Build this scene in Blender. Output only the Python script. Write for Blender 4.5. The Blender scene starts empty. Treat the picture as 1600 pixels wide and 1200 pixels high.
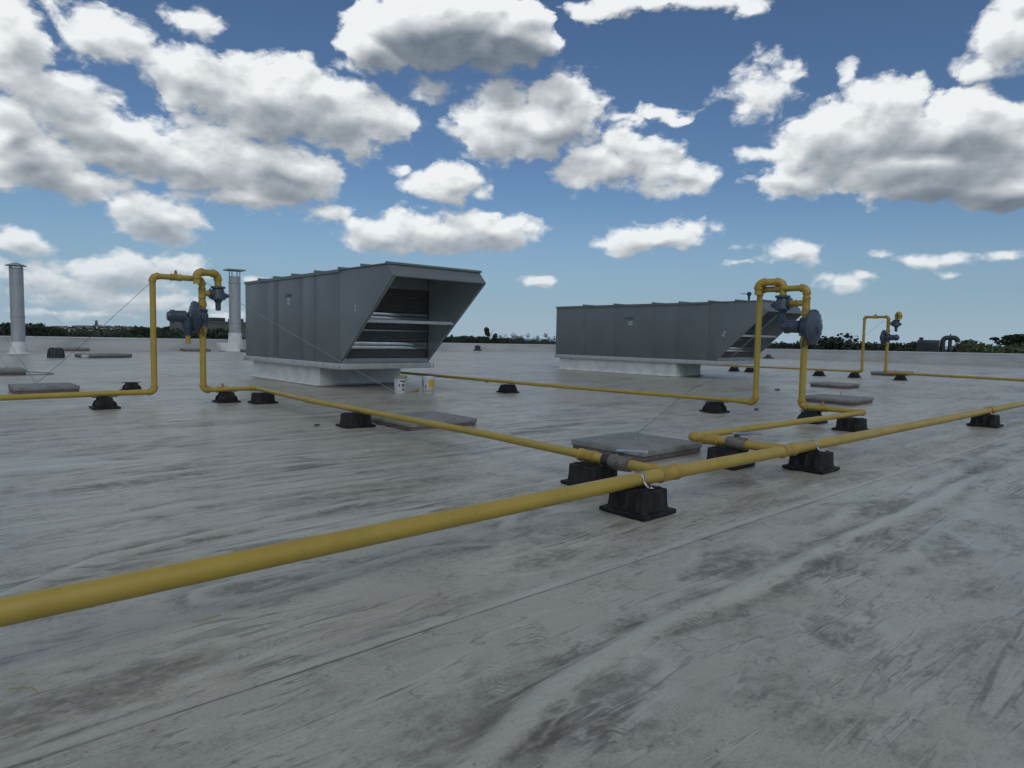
import bpy, bmesh, math, random
import numpy as np
from mathutils import Vector, Matrix

random.seed(7)
rng = np.random.default_rng(7)
S = bpy.context.scene
COL = S.collection
PI = math.pi

# ------------------------------------------------------------------ camera
cam = bpy.data.cameras.new("camera")
cam.sensor_width = 36.0
cam.lens = 36.0 * 1050.0 / 1600.0
cam.clip_start = 0.05
cam.clip_end = 90000
cam_ob = bpy.data.objects.new("camera", cam)
COL.objects.link(cam_ob)
yaw, pitch, roll = math.radians(48.395), math.radians(3.922), math.radians(1.054)
f0 = Vector((math.cos(yaw), math.sin(yaw), 0)); r0 = Vector((math.sin(yaw), -math.cos(yaw), 0)); up = Vector((0, 0, 1))
F = f0 * math.cos(pitch) - up * math.sin(pitch)
U = f0 * math.sin(pitch) + up * math.cos(pitch)
R = r0 * math.cos(roll) + U * math.sin(roll)
V = -r0 * math.sin(roll) + U * math.cos(roll)
cam_ob.matrix_world = Matrix(((R.x, V.x, -F.x, 0), (R.y, V.y, -F.y, 0), (R.z, V.z, -F.z, 1.4), (0, 0, 0, 1)))
S.camera = cam_ob

# ------------------------------------------------------------------ exposure
S.render.engine = 'CYCLES'
S.view_settings.view_transform = 'Standard'
S.view_settings.look = 'None'
S.view_settings.exposure = 0.0
S.view_settings.gamma = 1.0
S.view_settings.use_curve_mapping = False
S.cycles.use_denoising = True
S.cycles.use_adaptive_sampling = True
S.cycles.adaptive_threshold = 0.02
S.cycles.adaptive_min_samples = 12
S.cycles.max_bounces = 5
S.cycles.diffuse_bounces = 4
S.cycles.glossy_bounces = 3

# ------------------------------------------------------------------ sky
SUN_EL, SUN_AZ = math.radians(46), math.radians(240)     # direction the sun stands in (from +X, ccw)
world = bpy.data.worlds.new("World")
S.world = world
world.use_nodes = True
SKY_STRENGTH = 0.07
# cumulus seen over the roof: azimuth right of the roof's diagonal, elevation, half width, half height (degrees), thickness
CLOUDS = [
(-36.09,18.65,2.59,3.18,1),(-30.75,19.85,3.52,1.96,1),(-32.95,15.64,3.56,2.11,1),(-34.77,15.88,2.15,1.58,0.8),(-19.81,17.24,7.74,3.29,1.5),
(-24.8,18.29,3.72,2.2,1.1),(-14.97,16.61,6.44,2.68,1.1),(-10.41,16.97,2.68,1.31,0.7),(-25.74,12.93,7.15,2.34,1.2),(-19.37,12.22,5.24,2.18,1.6),
(-30.29,13.82,4.58,2.47,1.2),(-21.73,10.25,4.63,1.19,0.8),(-25.39,21.88,2.15,1.19,0.6),(-34.89,11.22,4.15,2.16,1.4),(-36.42,12.99,1.73,2.4,1.2),
(-32.31,10.45,3.26,1.64,1),(-27.52,8.32,3.64,1.85,1.2),(-35.74,5.84,2.06,1.03,0.7),(-30.48,4.25,5.03,1.56,0.8),(-33.99,2.91,4.48,1.69,0.8),
(-26.5,4.83,2.6,1.14,0.7),(-29.71,2.21,6.14,0.84,0.5),(-34.03,1.03,4.86,0.4,0.35),(-24.11,1.45,4.52,0.44,0.35),(-21.08,4.15,1.04,0.5,0.5),
(-6.32,24.1,7.77,2.95,3.4),(-1.85,23.69,5.52,2.65,3),(-2.07,21.41,2.12,1.07,0.6),(-11.72,22.17,2.79,1.81,1.8),(-13.73,20.55,1.4,0.79,0.5),
(7.8,25.4,4.9,1.07,0.9),(13.89,25.04,5.69,0.98,0.9),(18.27,24.23,1.42,0.65,0.5),(-6.79,19.41,2.51,1.28,0.55),(1.2,17.19,6.36,3.13,1.2),
(3.28,19.3,3.28,2.12,1),(-2.51,16.16,2.93,2.31,0.9),(10.22,14.85,3.2,2.41,1),(13.1,13.07,3.04,1.36,0.8),(7.38,13.94,4.46,2.06,1),
(-5.91,12.46,3.07,1.5,0.9),(-3.08,11.85,1.39,0.76,0.6),(-9.61,13.52,1.04,0.44,0.45),(-2.39,9.01,4.83,1.76,1),(-10.87,8.2,4.41,1.54,0.9),
(-6.67,8.67,5.83,1.65,1),(-15.47,9.61,2.5,0.74,0.5),(11.47,8.47,4.75,1.38,1),(2,4.78,1.84,0.48,0.6),(19.22,19.24,2.36,1.92,0.5),
(20.81,20.07,1.76,0.94,0.45),(18.1,17.7,1.44,0.81,0.4),(12.41,18.06,2.53,0.6,0.5),(9.35,17.72,1.45,0.33,0.35),(25.73,19.23,0.6,1.08,0.3),
(23.77,14.85,4.68,3.05,1.1),(28.86,15.18,5.72,3.2,1.3),(33.9,14.52,4.59,3.35,1.7),(31.03,11.81,6.87,1.99,2.2),(22.54,12.44,4.56,1.53,0.9),
(35.19,10.79,4.11,1.5,2.2),(19.19,14.52,2.38,0.74,0.4),(35.18,19.84,2.18,2.02,1),(33.84,18.59,1.82,1.09,0.7),(35.59,21.46,1.56,1.27,0.8),
(22.34,6.74,2.67,0.98,0.6),(18.09,6.3,1.17,0.3,0.3),(25.58,4.63,1.76,0.58,0.4),(30.54,6.22,2,0.64,0.5),(28.68,6.71,1.24,0.42,0.35),
(32.88,6.16,1.29,0.44,0.35),(35.8,6.18,1.42,0.39,0.35),(32.56,4.96,0.92,0.27,0.3),(18.04,7.55,1.07,0.25,0.25),(27.29,5.17,0.85,0.33,0.3),

]


class NT:
    """small helper to write node trees"""
    def __init__(self, tree):
        self.t = tree; self.n = tree.nodes; self.l = tree.links

    def new(self, typ, **kw):
        nd = self.n.new(typ)
        for k, v in kw.items():
            setattr(nd, k, v)
        return nd

    def put(self, sock, v):
        if hasattr(v, 'is_linked') or hasattr(v, 'links'):
            self.l.new(v, sock)
        else:
            sock.default_value = v

    def m(self, op, a, b=None, c=None, clamp=False):
        nd = self.new('ShaderNodeMath', operation=op, use_clamp=clamp)
        for i, v in enumerate((a, b, c)):
            if v is not None:
                self.put(nd.inputs[i], v)
        return nd.outputs[0]

    def vm(self, op, a, b=None, c=None, out=0):
        nd = self.new('ShaderNodeVectorMath', operation=op)
        for i, v in enumerate((a, b, c)):
            if v is not None:
                self.put(nd.inputs[i], v)
        return nd.outputs[out]

    def mapr(self, v, a, b, c=0.0, d=1.0, typ='SMOOTHSTEP'):
        nd = self.new('ShaderNodeMapRange', interpolation_type=typ)
        self.put(nd.inputs[0], v)
        for i, x in enumerate((a, b, c, d)):
            self.put(nd.inputs[1 + i], x)
        return nd.outputs[0]

    def mix(self, fac, a, b, blend='MIX'):
        nd = self.new('ShaderNodeMix', data_type='RGBA', blend_type=blend)
        self.put(nd.inputs[0], fac)
        for sock, v in ((nd.inputs[6], a), (nd.inputs[7], b)):
            if isinstance(v, (tuple, list)) and len(v) == 3:
                v = (*v, 1)
            self.put(sock, v)
        return nd.outputs[2]

    def noise(self, vec, scale, detail=4, rough=.55, dist=0.0, out=0, dims='3D', lac=2.0):
        nd = self.new('ShaderNodeTexNoise', noise_dimensions=dims)
        self.put(nd.inputs['Vector'], vec)
        nd.inputs['Scale'].default_value = scale; nd.inputs['Detail'].default_value = detail
        nd.inputs['Roughness'].default_value = rough; nd.inputs['Distortion'].default_value = dist
        nd.inputs['Lacunarity'].default_value = lac
        return nd.outputs[out]


def cloud_group(fine):
    g = bpy.data.node_groups.new("cumulus_density_fine" if fine else "cumulus_density_soft", 'ShaderNodeTree')
    g.interface.new_socket("Dir", in_out='INPUT', socket_type='NodeSocketVector')
    g.interface.new_socket("Density", in_out='OUTPUT', socket_type='NodeSocketFloat')
    k = NT(g)
    gi = k.new('NodeGroupInput'); go = k.new('NodeGroupOutput')
    d = k.vm('NORMALIZE', gi.outputs[0])
    fx = k.vm('DOT_PRODUCT', d, tuple(f0), out=1)
    rx = k.vm('DOT_PRODUCT', d, tuple(r0), out=1)
    sp = k.new('ShaderNodeSeparateXYZ'); k.l.new(d, sp.inputs[0])
    az = k.m('MULTIPLY', k.m('ARCTAN2', rx, fx), 180 / PI)
    el = k.m('MULTIPLY', k.m('ARCSINE', sp.outputs[2]), 180 / PI)
    cb = k.new('ShaderNodeCombineXYZ'); k.l.new(az, cb.inputs[0]); k.l.new(el, cb.inputs[1])
    uv = cb.outputs[0]
    # warped ellipses plus rounded puffs and fBm; everything shrinks towards the horizon with distance
    dn = k.vm('MULTIPLY', d, (1, 1, 1.6))
    w1 = k.noise(dn, 9, 2 if fine else 1, .55, out=1)
    wp = k.vm('MULTIPLY', k.vm('SUBTRACT', w1, (.5, .5, .5)), (8.5, 5, 0))
    if fine:
        w2 = k.noise(dn, 42, 3, .6, out=1)
        wp = k.vm('ADD', wp, k.vm('MULTIPLY', k.vm('SUBTRACT', w2, (.5, .5, .5)), (2.4, 1.8, 0)))
    near = k.mapr(el, 0, 16, .16, 1.0, 'LINEAR')
    sc = k.new('ShaderNodeVectorMath', operation='SCALE'); k.l.new(wp, sc.inputs[0]); k.l.new(near, sc.inputs[3])
    uv2 = k.vm('ADD', uv, sc.outputs[0])
    uvs = [uv2] + [k.vm('ADD', uv, k.vm('MULTIPLY', sc.outputs[0], (q_, q_, 0))) for q_ in (.62, .36)]
    cur = None
    for (a, e, ha, he, w) in CLOUDS:
        ha *= CLOUD_GROW; he *= CLOUD_GROW
        p = k.vm('MULTIPLY_ADD', uvs[0 if ha > 4.6 else 1 if ha > 2.6 else 2], (1 / ha, 1 / he, 0), (-a / ha, -e / he, 0))
        v = k.m('MULTIPLY_ADD', k.vm('LENGTH', p, out=1), -w, w)
        cur = v if cur is None else (k.m('MAXIMUM', cur, v) if fine else k.m('SMOOTH_MAX', cur, v, .30))
    # the rest of the sky: the same kind of fair-weather cumulus
    big = k.noise(dn, 2.6, 2, .5)
    rest = k.m('MULTIPLY_ADD', big, 9.0, -4.7)
    outm = k.m('MAXIMUM', k.mapr(k.m('ABSOLUTE', az), 38, 46), k.mapr(el, 27, 33))
    rest = k.m('MINIMUM', k.m('ADD', rest, k.m('MULTIPLY_ADD', outm, 4.0, -4.0)), 1.2)
    base = k.m('MAXIMUM', cur, rest)
    n1 = k.noise(dn, 20, 8 if fine else 3, .52)
    tot = k.m('ADD', base, k.m('MULTIPLY', k.m('SUBTRACT', n1, .5), 1.30))
    if fine:
        vo = k.new('ShaderNodeTexVoronoi', feature='F1', voronoi_dimensions='2D')
        k.l.new(k.vm('MULTIPLY', uv2, (.50, .66, 0)), vo.inputs['Vector']); vo.inputs['Scale'].default_value = 1.0
        vo.inputs['Detail'].default_value = 2; vo.inputs['Roughness'].default_value = .6; vo.normalize = True
        tot = k.m('ADD', tot, k.m('MULTIPLY_ADD', vo.outputs[0], -.62, .24))
    k.l.new(tot, go.inputs[0])
    return g


def build_sky():
    k = NT(world.node_tree)
    k.n.clear()
    outp = k.new('ShaderNodeOutputWorld'); bg = k.new('ShaderNodeBackground')
    bg.inputs[1].default_value = SKY_STRENGTH
    k.l.new(bg.outputs[0], outp.inputs[0])
    sky = k.new('ShaderNodeTexSky', sky_type='NISHITA')
    sky.sun_disc = False
    sky.sun_elevation = SUN_EL
    sky.sun_rotation = PI / 2 - SUN_AZ
    sky.altitude = 0; sky.air_density = SKY_AIR; sky.dust_density = SKY_DUST; sky.ozone_density = SKY_OZONE
    tc = k.new('ShaderNodeTexCoord')
    d = tc.outputs['Generated']
    fine, soft = cloud_group(True), cloud_group(False)

    def dens(g, vec):
        nd = k.new('ShaderNodeGroup'); nd.node_tree = g
        k.l.new(vec, nd.inputs[0])
        return nd.outputs[0]
    sp = k.new('ShaderNodeSeparateXYZ'); k.l.new(d, sp.inputs[0]); z = sp.outputs[2]
    D0 = dens(fine, d)
    alpha = k.mapr(D0, .0, CLOUD_EDGE)
    # light reaching the visible side: thickness of cloud between it and the sun, looked up two steps sunwards
    near = k.mapr(z, .02, .30, .25, 1.0, 'LINEAR')

    def step(vec, amt):
        sv = k.new('ShaderNodeVectorMath', operation='SCALE'); sv.inputs[0].default_value = tuple(vec * amt); k.l.new(near, sv.inputs[3])
        return k.vm('ADD', d, sv.outputs[0])
    toward = (Vector((0, 0, 1)) + .45 * -r0).normalized()
    here = dens(soft, d)
    up1 = dens(soft, step(toward, .016)); up2 = dens(soft, step(toward, .062))
    # self shadow: the more cloud lies sunwards the greyer; relief: faces turned to the sun are lighter
    tau = k.m('ADD', k.m('MULTIPLY', k.m('SMOOTH_MAX', up1, 0, .5), .8), k.m('MULTIPLY', k.m('SMOOTH_MAX', up2, 0, .9), 1.6))
    lit = k.m('DIVIDE', 1.0, k.m('MULTIPLY_ADD', k.m('POWER', tau, 1.6), CLOUD_DEPTH, 1.0))
    lit = k.m('MULTIPLY', lit, k.m('MAXIMUM', k.m('MULTIPLY_ADD', k.m('SUBTRACT', here, up1), CLOUD_RELIEF, 1.0), .25))
    lit = k.mapr(k.m('ADD', lit, k.m('MULTIPLY', k.m('MULTIPLY', k.m('SUBTRACT', D0, here), k.m('MULTIPLY_ADD', lit, .35, .08)), 1.0)), .0, 1.0, typ='LINEAR')
    s = 1 / SKY_STRENGTH
    ccol = k.mix(lit, tuple(c * s for c in CLOUD_SHADE), tuple(c * s for c in CLOUD_LIT))
    skyc = k.mix(1.0, sky.outputs[0], (*SKY_TINT, 1), 'MULTIPLY')
    skyc = k.mix(k.mapr(z, -.02, .22, .95, 0.0), skyc, tuple(c * s for c in HORIZON))      # haze over the sea
    skyc = k.mix(k.mapr(z, -.01, .075, .55, 0.0), skyc, tuple(c * s for c in (.40, .50, .58)))
    ccol = k.mix(k.mapr(z, .0, .16, .4, 0.0, 'LINEAR'), ccol, skyc)     # far clouds take on the colour of the air before them
    k.l.new(k.mix(alpha, skyc, ccol), bg.inputs[0])


CLOUD_GROW, CLOUD_DEPTH, CLOUD_RELIEF, CLOUD_EDGE = 1.03, .66, .95, .42
SKY_AIR, SKY_DUST, SKY_OZONE = 1.0, 0.15, 3.0
HORIZON = (.245, .37, .485)
SKY_TINT = (.80, .93, 1.05)
CLOUD_LIT = (.86, .89, .905)
CLOUD_SHADE = (.135, .175, .222)
build_sky()
world.cycles.sampling_method = 'MANUAL'
world.cycles.sample_map_resolution = 512

# ------------------------------------------------------------------ sun, veiled by a passing cloud
sl = bpy.data.lights.new("sun", 'SUN')
sl.energy = 0.8
sl.angle = math.radians(55)
sl.color = (1.0, .95, .86)
so = bpy.data.objects.new("sun", sl)
COL.objects.link(so)
so.rotation_euler = (PI / 2 - SUN_EL, 0, SUN_AZ + PI / 2)

# ------------------------------------------------------------------ materials
def mat(name, col, rough=.5, metal=0.0, spec=.5, var=None, scale=8.0, stretch=(1, 1, 1), bump=0.0, bscale=60.0, rvar=0.0):
    """principled material; var = second colour mixed in by fBm wear"""
    m = bpy.data.materials.new(name); m.use_nodes = True
    k = NT(m.node_tree); b = k.n['Principled BSDF']
    b.inputs['Roughness'].default_value = rough; b.inputs['Metallic'].default_value = metal
    b.inputs['Specular IOR Level'].default_value = spec
    b.inputs['Base Color'].default_value = (*col, 1)
    tc = k.new('ShaderNodeTexCoord'); vec = tc.outputs['Object']
    if stretch != (1, 1, 1):
        vec = k.vm('MULTIPLY', vec, stretch)
    if var is not None:
        n = k.noise(vec, scale, 5, .62)
        f = k.mapr(n, .38, .68)
        k.l.new(k.mix(f, col, var), b.inputs['Base Color'])
        if rvar:
            k.l.new(k.m('MULTIPLY_ADD', n, rvar, rough - rvar / 2), b.inputs['Roughness'])
    if bump:
        bp = k.new('ShaderNodeBump'); bp.inputs['Strength'].default_value = bump; bp.inputs['Distance'].default_value = .01
        k.l.new(k.noise(vec, bscale, 4, .6), bp.inputs['Height']); k.l.new(bp.outputs[0], b.inputs['Normal'])
    return m


M = {}
M['yellow'] = mat('yellow_gas_paint', (.425, .307, .052), .42, var=(.375, .268, .045), scale=3.5, bump=.08, bscale=25, rvar=.2)
M['yellow2'] = mat('yellow_gas_paint_fittings', (.43, .29, .045), .46, var=(.33, .215, .04), scale=9, bump=.25, bscale=70, rvar=.2)
for nm_ in ('yellow', 'yellow2'):                         # small chips and dirt specks in the paint
    k_ = NT(M[nm_].node_tree); b_ = k_.n['Principled BSDF']; g_ = k_.new('ShaderNodeNewGeometry')
    old = b_.inputs['Base Color'].links[0].from_socket
    sp_ = k_.m('MULTIPLY', k_.mapr(k_.noise(g_.outputs['Position'], 30, 4, .65), .66, .71), k_.mapr(k_.noise(g_.outputs['Position'], 2.2, 3, .6), .50, .62))
    du_ = k_.mapr(k_.noise(g_.outputs['Position'], 5.0, 5, .65), .45, .75, .0, .16)
    c_ = k_.mix(du_, old, (.34, .28, .13))
    k_.l.new(k_.mix(k_.m('MULTIPLY', sp_, .8), c_, (.10, .06, .03)), b_.inputs['Base Color'])
M['rust'] = mat('rusty_yellow_paint', (.50, .30, .06), .6, var=(.22, .12, .05), scale=16, bump=.2)
M['rubber'] = mat('black_plastic', (.0085, .0095, .011), .6, spec=.3, var=(.026, .026, .024), scale=7, bump=.15, bscale=120)
M['unit'] = mat('grey_blue_unit_paint', (.142, .165, .167), .42, var=(.129, .15, .152), scale=1.3, bump=.03, bscale=6, rvar=.12)
M['unit_dark'] = mat('unit_gap', (.04, .05, .055), .6)
M['hood_in'] = mat('lightened_hood_paint', (.27, .31, .32), .4, var=(.24, .275, .285), scale=1.5)  # unit paint made lighter here to lift the hood's shaded inside
M['hood_lift'] = mat('lightened_hood_sheet', (.34, .39, .41), .4, metal=.1, var=(.29, .335, .355), scale=1.2)  # pale colour that stands in for light inside the shaded hood
M['filter'] = mat('filter_mesh', (.32, .325, .33), .5, metal=.2, var=(.17, .17, .175), scale=40, stretch=(.6, 1, 3))  # filter tone raised as well, against the shade in the hood
M['galv'] = mat('galvanised_steel', (.52, .54, .55), .38, metal=.75, var=(.40, .42, .43), scale=14, rvar=.25)
M['galv_d'] = mat('dull_galvanised_steel', (.36, .38, .385), .5, metal=.4, var=(.27, .285, .29), scale=6, bump=.05, rvar=.2)
M['blank'] = mat('glossy_blank_sheet', (.60, .62, .63), .14, metal=.85, var=(.52, .54, .55), scale=5)
M['rail'] = mat('pale_base_rail', (.50, .525, .52), .45, metal=.2, var=(.41, .43, .43), scale=5)
M['steel'] = mat('bright_steel', (.62, .63, .62), .3, metal=.9)
M['curb'] = mat('white_membrane_flashing', (.68, .69, .665), .55, var=(.55, .555, .535), scale=2.2, bump=.25, bscale=5)
M['parapet'] = mat('parapet_membrane', (.50, .51, .51), .5, var=(.38, .385, .385), scale=.5, stretch=(.6, .6, 2), bump=.2, bscale=2)
M['cap'] = mat('parapet_cap_metal', (.62, .64, .65), .4, var=(.52, .54, .55), scale=.6)
M['reg'] = mat('blue_grey_regulator_paint', (.055, .082, .118), .38, var=(.040, .058, .082), scale=9, bump=.2, bscale=50, rvar=.2)
M['valve'] = mat('weathered_valve_body', (.19, .175, .15), .55, metal=.2, var=(.12, .11, .095), scale=18, bump=.3)
M['black'] = mat('black_tape', (.03, .03, .031), .5)
M['slab'] = mat('grey_paver', (.245, .25, .235), .8, var=(.18, .185, .172), scale=5, bump=.3, bscale=40)
M['matboard'] = mat('brown_protection_mat', (.16, .125, .125), .85, var=(.10, .082, .084), scale=8, bump=.3)
M['stack'] = mat('vent_stack_metal', (.42, .44, .455), .45, metal=.5, var=(.34, .355, .37), scale=2.5, stretch=(1, 1, .5))
M['white'] = mat('white_plastic', (.62, .63, .65), .4, var=(.5, .5, .52), scale=10)
M['ylabel'] = mat('yellow_label', (.55, .37, .05), .45)
M['ink'] = mat('dark_print', (.03, .035, .05), .5)
M['sticker'] = mat('white_sticker', (.45, .48, .50), .5)
M['logo'] = mat('dark_wordmark', (.045, .07, .09), .5)
M['wire'] = mat('wire_rope', (.16, .165, .17), .5, metal=.6)
M['wire_l'] = mat('bright_wire_rope', (.42, .44, .45), .45, metal=.3)
M['dark'] = mat('dark_equipment', (.035, .04, .043), .6, var=(.05, .054, .056), scale=2)
M['olive'] = mat('olive_cladding', (.105, .11, .085), .75, var=(.085, .09, .07), scale=.4)
M['blockgrey'] = mat('grey_masonry', (.13, .135, .14), .8, var=(.10, .105, .11), scale=.5)
M['housewall'] = mat('white_house_wall', (.62, .61, .58), .7)
M['houseroof'] = mat('grey_house_roof', (.16, .14, .13), .8)
M['bark'] = mat('bark', (.07, .06, .05), .9)
M['straw'] = mat('dry_yellow_stalk', (.33, .27, .08), .7)


def leafmat(name, a, b):
    m = bpy.data.materials.new(name); m.use_nodes = True
    k = NT(m.node_tree); p = k.n['Principled BSDF']
    p.inputs['Roughness'].default_value = .8; p.inputs['Specular IOR Level'].default_value = .1
    oi = k.new('ShaderNodeObjectInfo'); geo = k.new('ShaderNodeNewGeometry')
    n = k.noise(geo.outputs['Position'], .6, 3, .6)
    f = k.m('ADD', k.m('MULTIPLY', n, .8), k.m('MULTIPLY', oi.outputs['Random'], .45))
    k.l.new(k.mix(k.mapr(f, .25, .9, typ='LINEAR'), a, b), p.inputs['Base Color'])
    return m


M['leaf_dark'] = leafmat('dark_foliage', (.042, .056, .042), (.058, .074, .05))  # greyed slightly so the colour itself carries some distance haze
M['leaf_light'] = leafmat('light_foliage', (.075, .105, .05), (.12, .145, .075))
M['leaf_conifer'] = leafmat('conifer_foliage', (.022, .038, .026), (.038, .055, .036))
M['leaf_bare'] = leafmat('thin_twigs', (.075, .08, .075), (.11, .115, .105))


# ------------------------------------------------------------------ mesh helpers
def box(bm, x0, x1, y0, y1, z0, z1, bev=0.0, mtx=None):
    vs = [bm.verts.new((x, y, z)) for x in (x0, x1) for y in (y0, y1) for z in (z0, z1)]
    q = [(0, 1, 3, 2), (4, 6, 7, 5), (0, 4, 5, 1), (2, 3, 7, 6), (0, 2, 6, 4), (1, 5, 7, 3)]
    fs = [bm.faces.new([vs[i] for i in f]) for f in q]
    if mtx is not None:
        bmesh.ops.transform(bm, matrix=mtx, verts=vs)
    if bev:
        es = list({e for f in fs for e in f.edges})
        bmesh.ops.bevel(bm, geom=es, offset=bev, segments=2, affect='EDGES', profile=.5)
    return vs


def prism(bm, pts, axis, a, b, bev=0.0):
    """polygon pts extruded from a to b along axis 0/1/2; pts are the two other coordinates in order"""
    def P(p, t):
        l = list(p); l.insert(axis, t); return l
    v0 = [bm.verts.new(P(p, a)) for p in pts]; v1 = [bm.verts.new(P(p, b)) for p in pts]
    fs = [bm.faces.new(v0), bm.faces.new(v1[::-1])]
    n = len(pts)
    for i in range(n):
        fs.append(bm.faces.new((v0[i], v0[(i + 1) % n], v1[(i + 1) % n], v1[i])))
    if bev:
        es = list({e for f in fs for e in f.edges})
        bmesh.ops.bevel(bm, geom=es, offset=bev, segments=2, affect='EDGES', profile=.5)
    return fs


def tube(bm, pts, r, seg=16, caps=True, radii=None):
    pts = [Vector(p) for p in pts]
    n = len(pts)
    t = [(pts[min(i + 1, n - 1)] - pts[max(i - 1, 0)]).normalized() for i in range(n)]
    ref = Vector((0, 0, 1)) if abs(t[0].z) < .9 else Vector((1, 0, 0))
    u = t[0].cross(ref).normalized()
    rings = []
    for i in range(n):
        u = (u - t[i] * u.dot(t[i])).normalized(); v = t[i].cross(u)
        rr = radii[i] if radii else r
        rings.append([bm.verts.new(pts[i] + (u * math.cos(a) + v * math.sin(a)) * rr) for a in [2 * PI * j / seg for j in range(seg)]])
    for a, b in zip(rings, rings[1:]):
        for j in range(seg):
            bm.faces.new((a[j], a[(j + 1) % seg], b[(j + 1) % seg], b[j]))
    if caps:
        bm.faces.new(rings[0][::-1]); bm.faces.new(rings[-1])


def lathe(bm, prof, o, d, seg=24):
    """prof: (distance along d, radius)"""
    o = Vector(o); d = Vector(d).normalized()
    pts = [o + d * s for s, r in prof]
    # tube() needs distinct points: spread equal ones by a hair
    for i in range(1, len(pts)):
        if (pts[i] - pts[i - 1]).length < 1e-5:
            pts[i] = pts[i] + d * 1e-4
    ref = Vector((0, 0, 1)) if abs(d.z) < .9 else Vector((1, 0, 0))
    u = d.cross(ref).normalized(); v = d.cross(u)
    rings = [[bm.verts.new(p + (u * math.cos(a) + v * math.sin(a)) * max(r, 1e-4)) for a in [2 * PI * j / seg for j in range(seg)]]
             for p, (s, r) in zip(pts, prof)]
    for a, b in zip(rings, rings[1:]):
        for j in range(seg):
            bm.faces.new((a[j], a[(j + 1) % seg], b[(j + 1) % seg], b[j]))
    bm.faces.new(rings[0][::-1]); bm.faces.new(rings[-1])


def arc(c0, c1, c2, rb, n=8):
    """points of a bend of radius rb at corner c1 between c0 and c2"""
    c0, c1, c2 = Vector(c0), Vector(c1), Vector(c2)
    a = (c0 - c1).normalized(); b = (c2 - c1).normalized()
    half = a.angle(b) / 2
    t = rb / math.tan(half)
    p0, p1 = c1 + a * t, c1 + b * t
    cen = c1 + (a + b).normalized() * (rb / math.sin(half))
    v0, v1 = p0 - cen, p1 - cen
    out = []
    ang = v0.angle(v1)
    for i in range(n + 1):
        s = i / n
        out.append(cen + (v0 * math.sin((1 - s) * ang) + v1 * math.sin(s * ang)) / math.sin(ang))
    return out


def finish(bm, name, m, smooth=35):
    bmesh.ops.recalc_face_normals(bm, faces=bm.faces)
    me = bpy.data.meshes.new(name); bm.to_mesh(me); bm.free()
    if isinstance(m, (list, tuple)):
        for x in m:
            me.materials.append(x)
    else:
        me.materials.append(m)
    if smooth:
        me.polygons.foreach_set('use_smooth', [True] * len(me.polygons))
        me.set_sharp_from_angle(angle=math.radians(smooth))
    return me


def obj(name, bm, m, parent=None, loc=None, smooth=35):
    me = finish(bm, name, m, smooth) if isinstance(bm, bmesh.types.BMesh) else bm
    o = bpy.data.objects.new(name, me); COL.objects.link(o)
    if parent:
        o.parent = parent
    if loc:
        o.location = loc
    return o


def thing(name, label, cat, loc=(0, 0, 0), rz=0.0, group=None):
    o = bpy.data.objects.new(name, None); COL.objects.link(o)
    o.empty_display_size = .2
    o.location = loc; o.rotation_euler = (0, 0, rz)
    return tag(o, label, cat, group)


def tag(o, label=None, cat=None, group=None, kind=None):
    for k_, v_ in (('label', label), ('category', cat), ('group', group), ('kind', kind)):
        if v_:
            o[k_] = v_
    return o


def dup(root, loc, rz, label, group=None):
    r = root.copy(); COL.objects.link(r)
    r.location = loc; r.rotation_euler = (0, 0, rz); r['label'] = label
    if group:
        r['group'] = group
    for ch in list(root.children):
        c = ch.copy(); COL.objects.link(c); c.parent = r
        for g in list(ch.children):
            d = g.copy(); COL.objects.link(d); d.parent = c
    return r


NB = bmesh.new

# ------------------------------------------------------------------ roof membrane (one graded sheet)
def graded(stops):
    out = []
    for (a, b, st) in stops:
        out += list(np.arange(a, b - 1e-6, st))
    out.append(stops[-1][1])
    return np.array(out)


gx = graded([(-34, -4, 2), (-4, .2, .14), (.2, 7.6, .036), (7.6, 16, .14), (16, 30, .5), (30, 62, 2)])
gy = graded([(-30, -2, 2), (-2, .6, .2), (.6, 5.2, .036), (5.2, 13, .05), (13, 24, .3), (24, 54.2, 1.5)])
XX, YY = np.meshgrid(gx, gy, indexing='ij')


def vnoise(x, y, seed):
    r = np.random.default_rng(seed); T = r.random((64, 64))
    xi, yi = np.floor(x).astype(int), np.floor(y).astype(int); fx_, fy_ = x - xi, y - yi
    fx_ = fx_ * fx_ * (3 - 2 * fx_); fy_ = fy_ * fy_ * (3 - 2 * fy_)
    g_ = lambda i, j: T[i % 64, j % 64]
    return (g_(xi, yi) * (1 - fx_) + g_(xi + 1, yi) * fx_) * (1 - fy_) + (g_(xi, yi + 1) * (1 - fx_) + g_(xi + 1, yi + 1) * fx_) * fy_ - .5


def ridge(x, y, pts, w, h, taper=.25):
    """soft welt of height h along a polyline"""
    best = np.full(x.shape, 9.0); hh = np.zeros(x.shape)
    P = [np.array(p, float) for p in pts]
    L = [0]
    for a, b in zip(P, P[1:]):
        L.append(L[-1] + np.linalg.norm(b - a))
    for i, (a, b) in enumerate(zip(P, P[1:])):
        d = b - a; l2 = d @ d
        t = np.clip(((x - a[0]) * d[0] + (y - a[1]) * d[1]) / l2, 0, 1)
        dist = np.hypot(x - a[0] - t * d[0], y - a[1] - t * d[1])
        s = L[i] + t * math.sqrt(l2)
        env = np.clip(np.minimum(s, L[-1] - s) / taper, 0, 1)
        env = env * env * (3 - 2 * env)
        m_ = dist < best
        best = np.where(m_, dist, best); hh = np.where(m_, env, hh)
    return hh * h * np.exp(-(best / w) ** 2)


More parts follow.
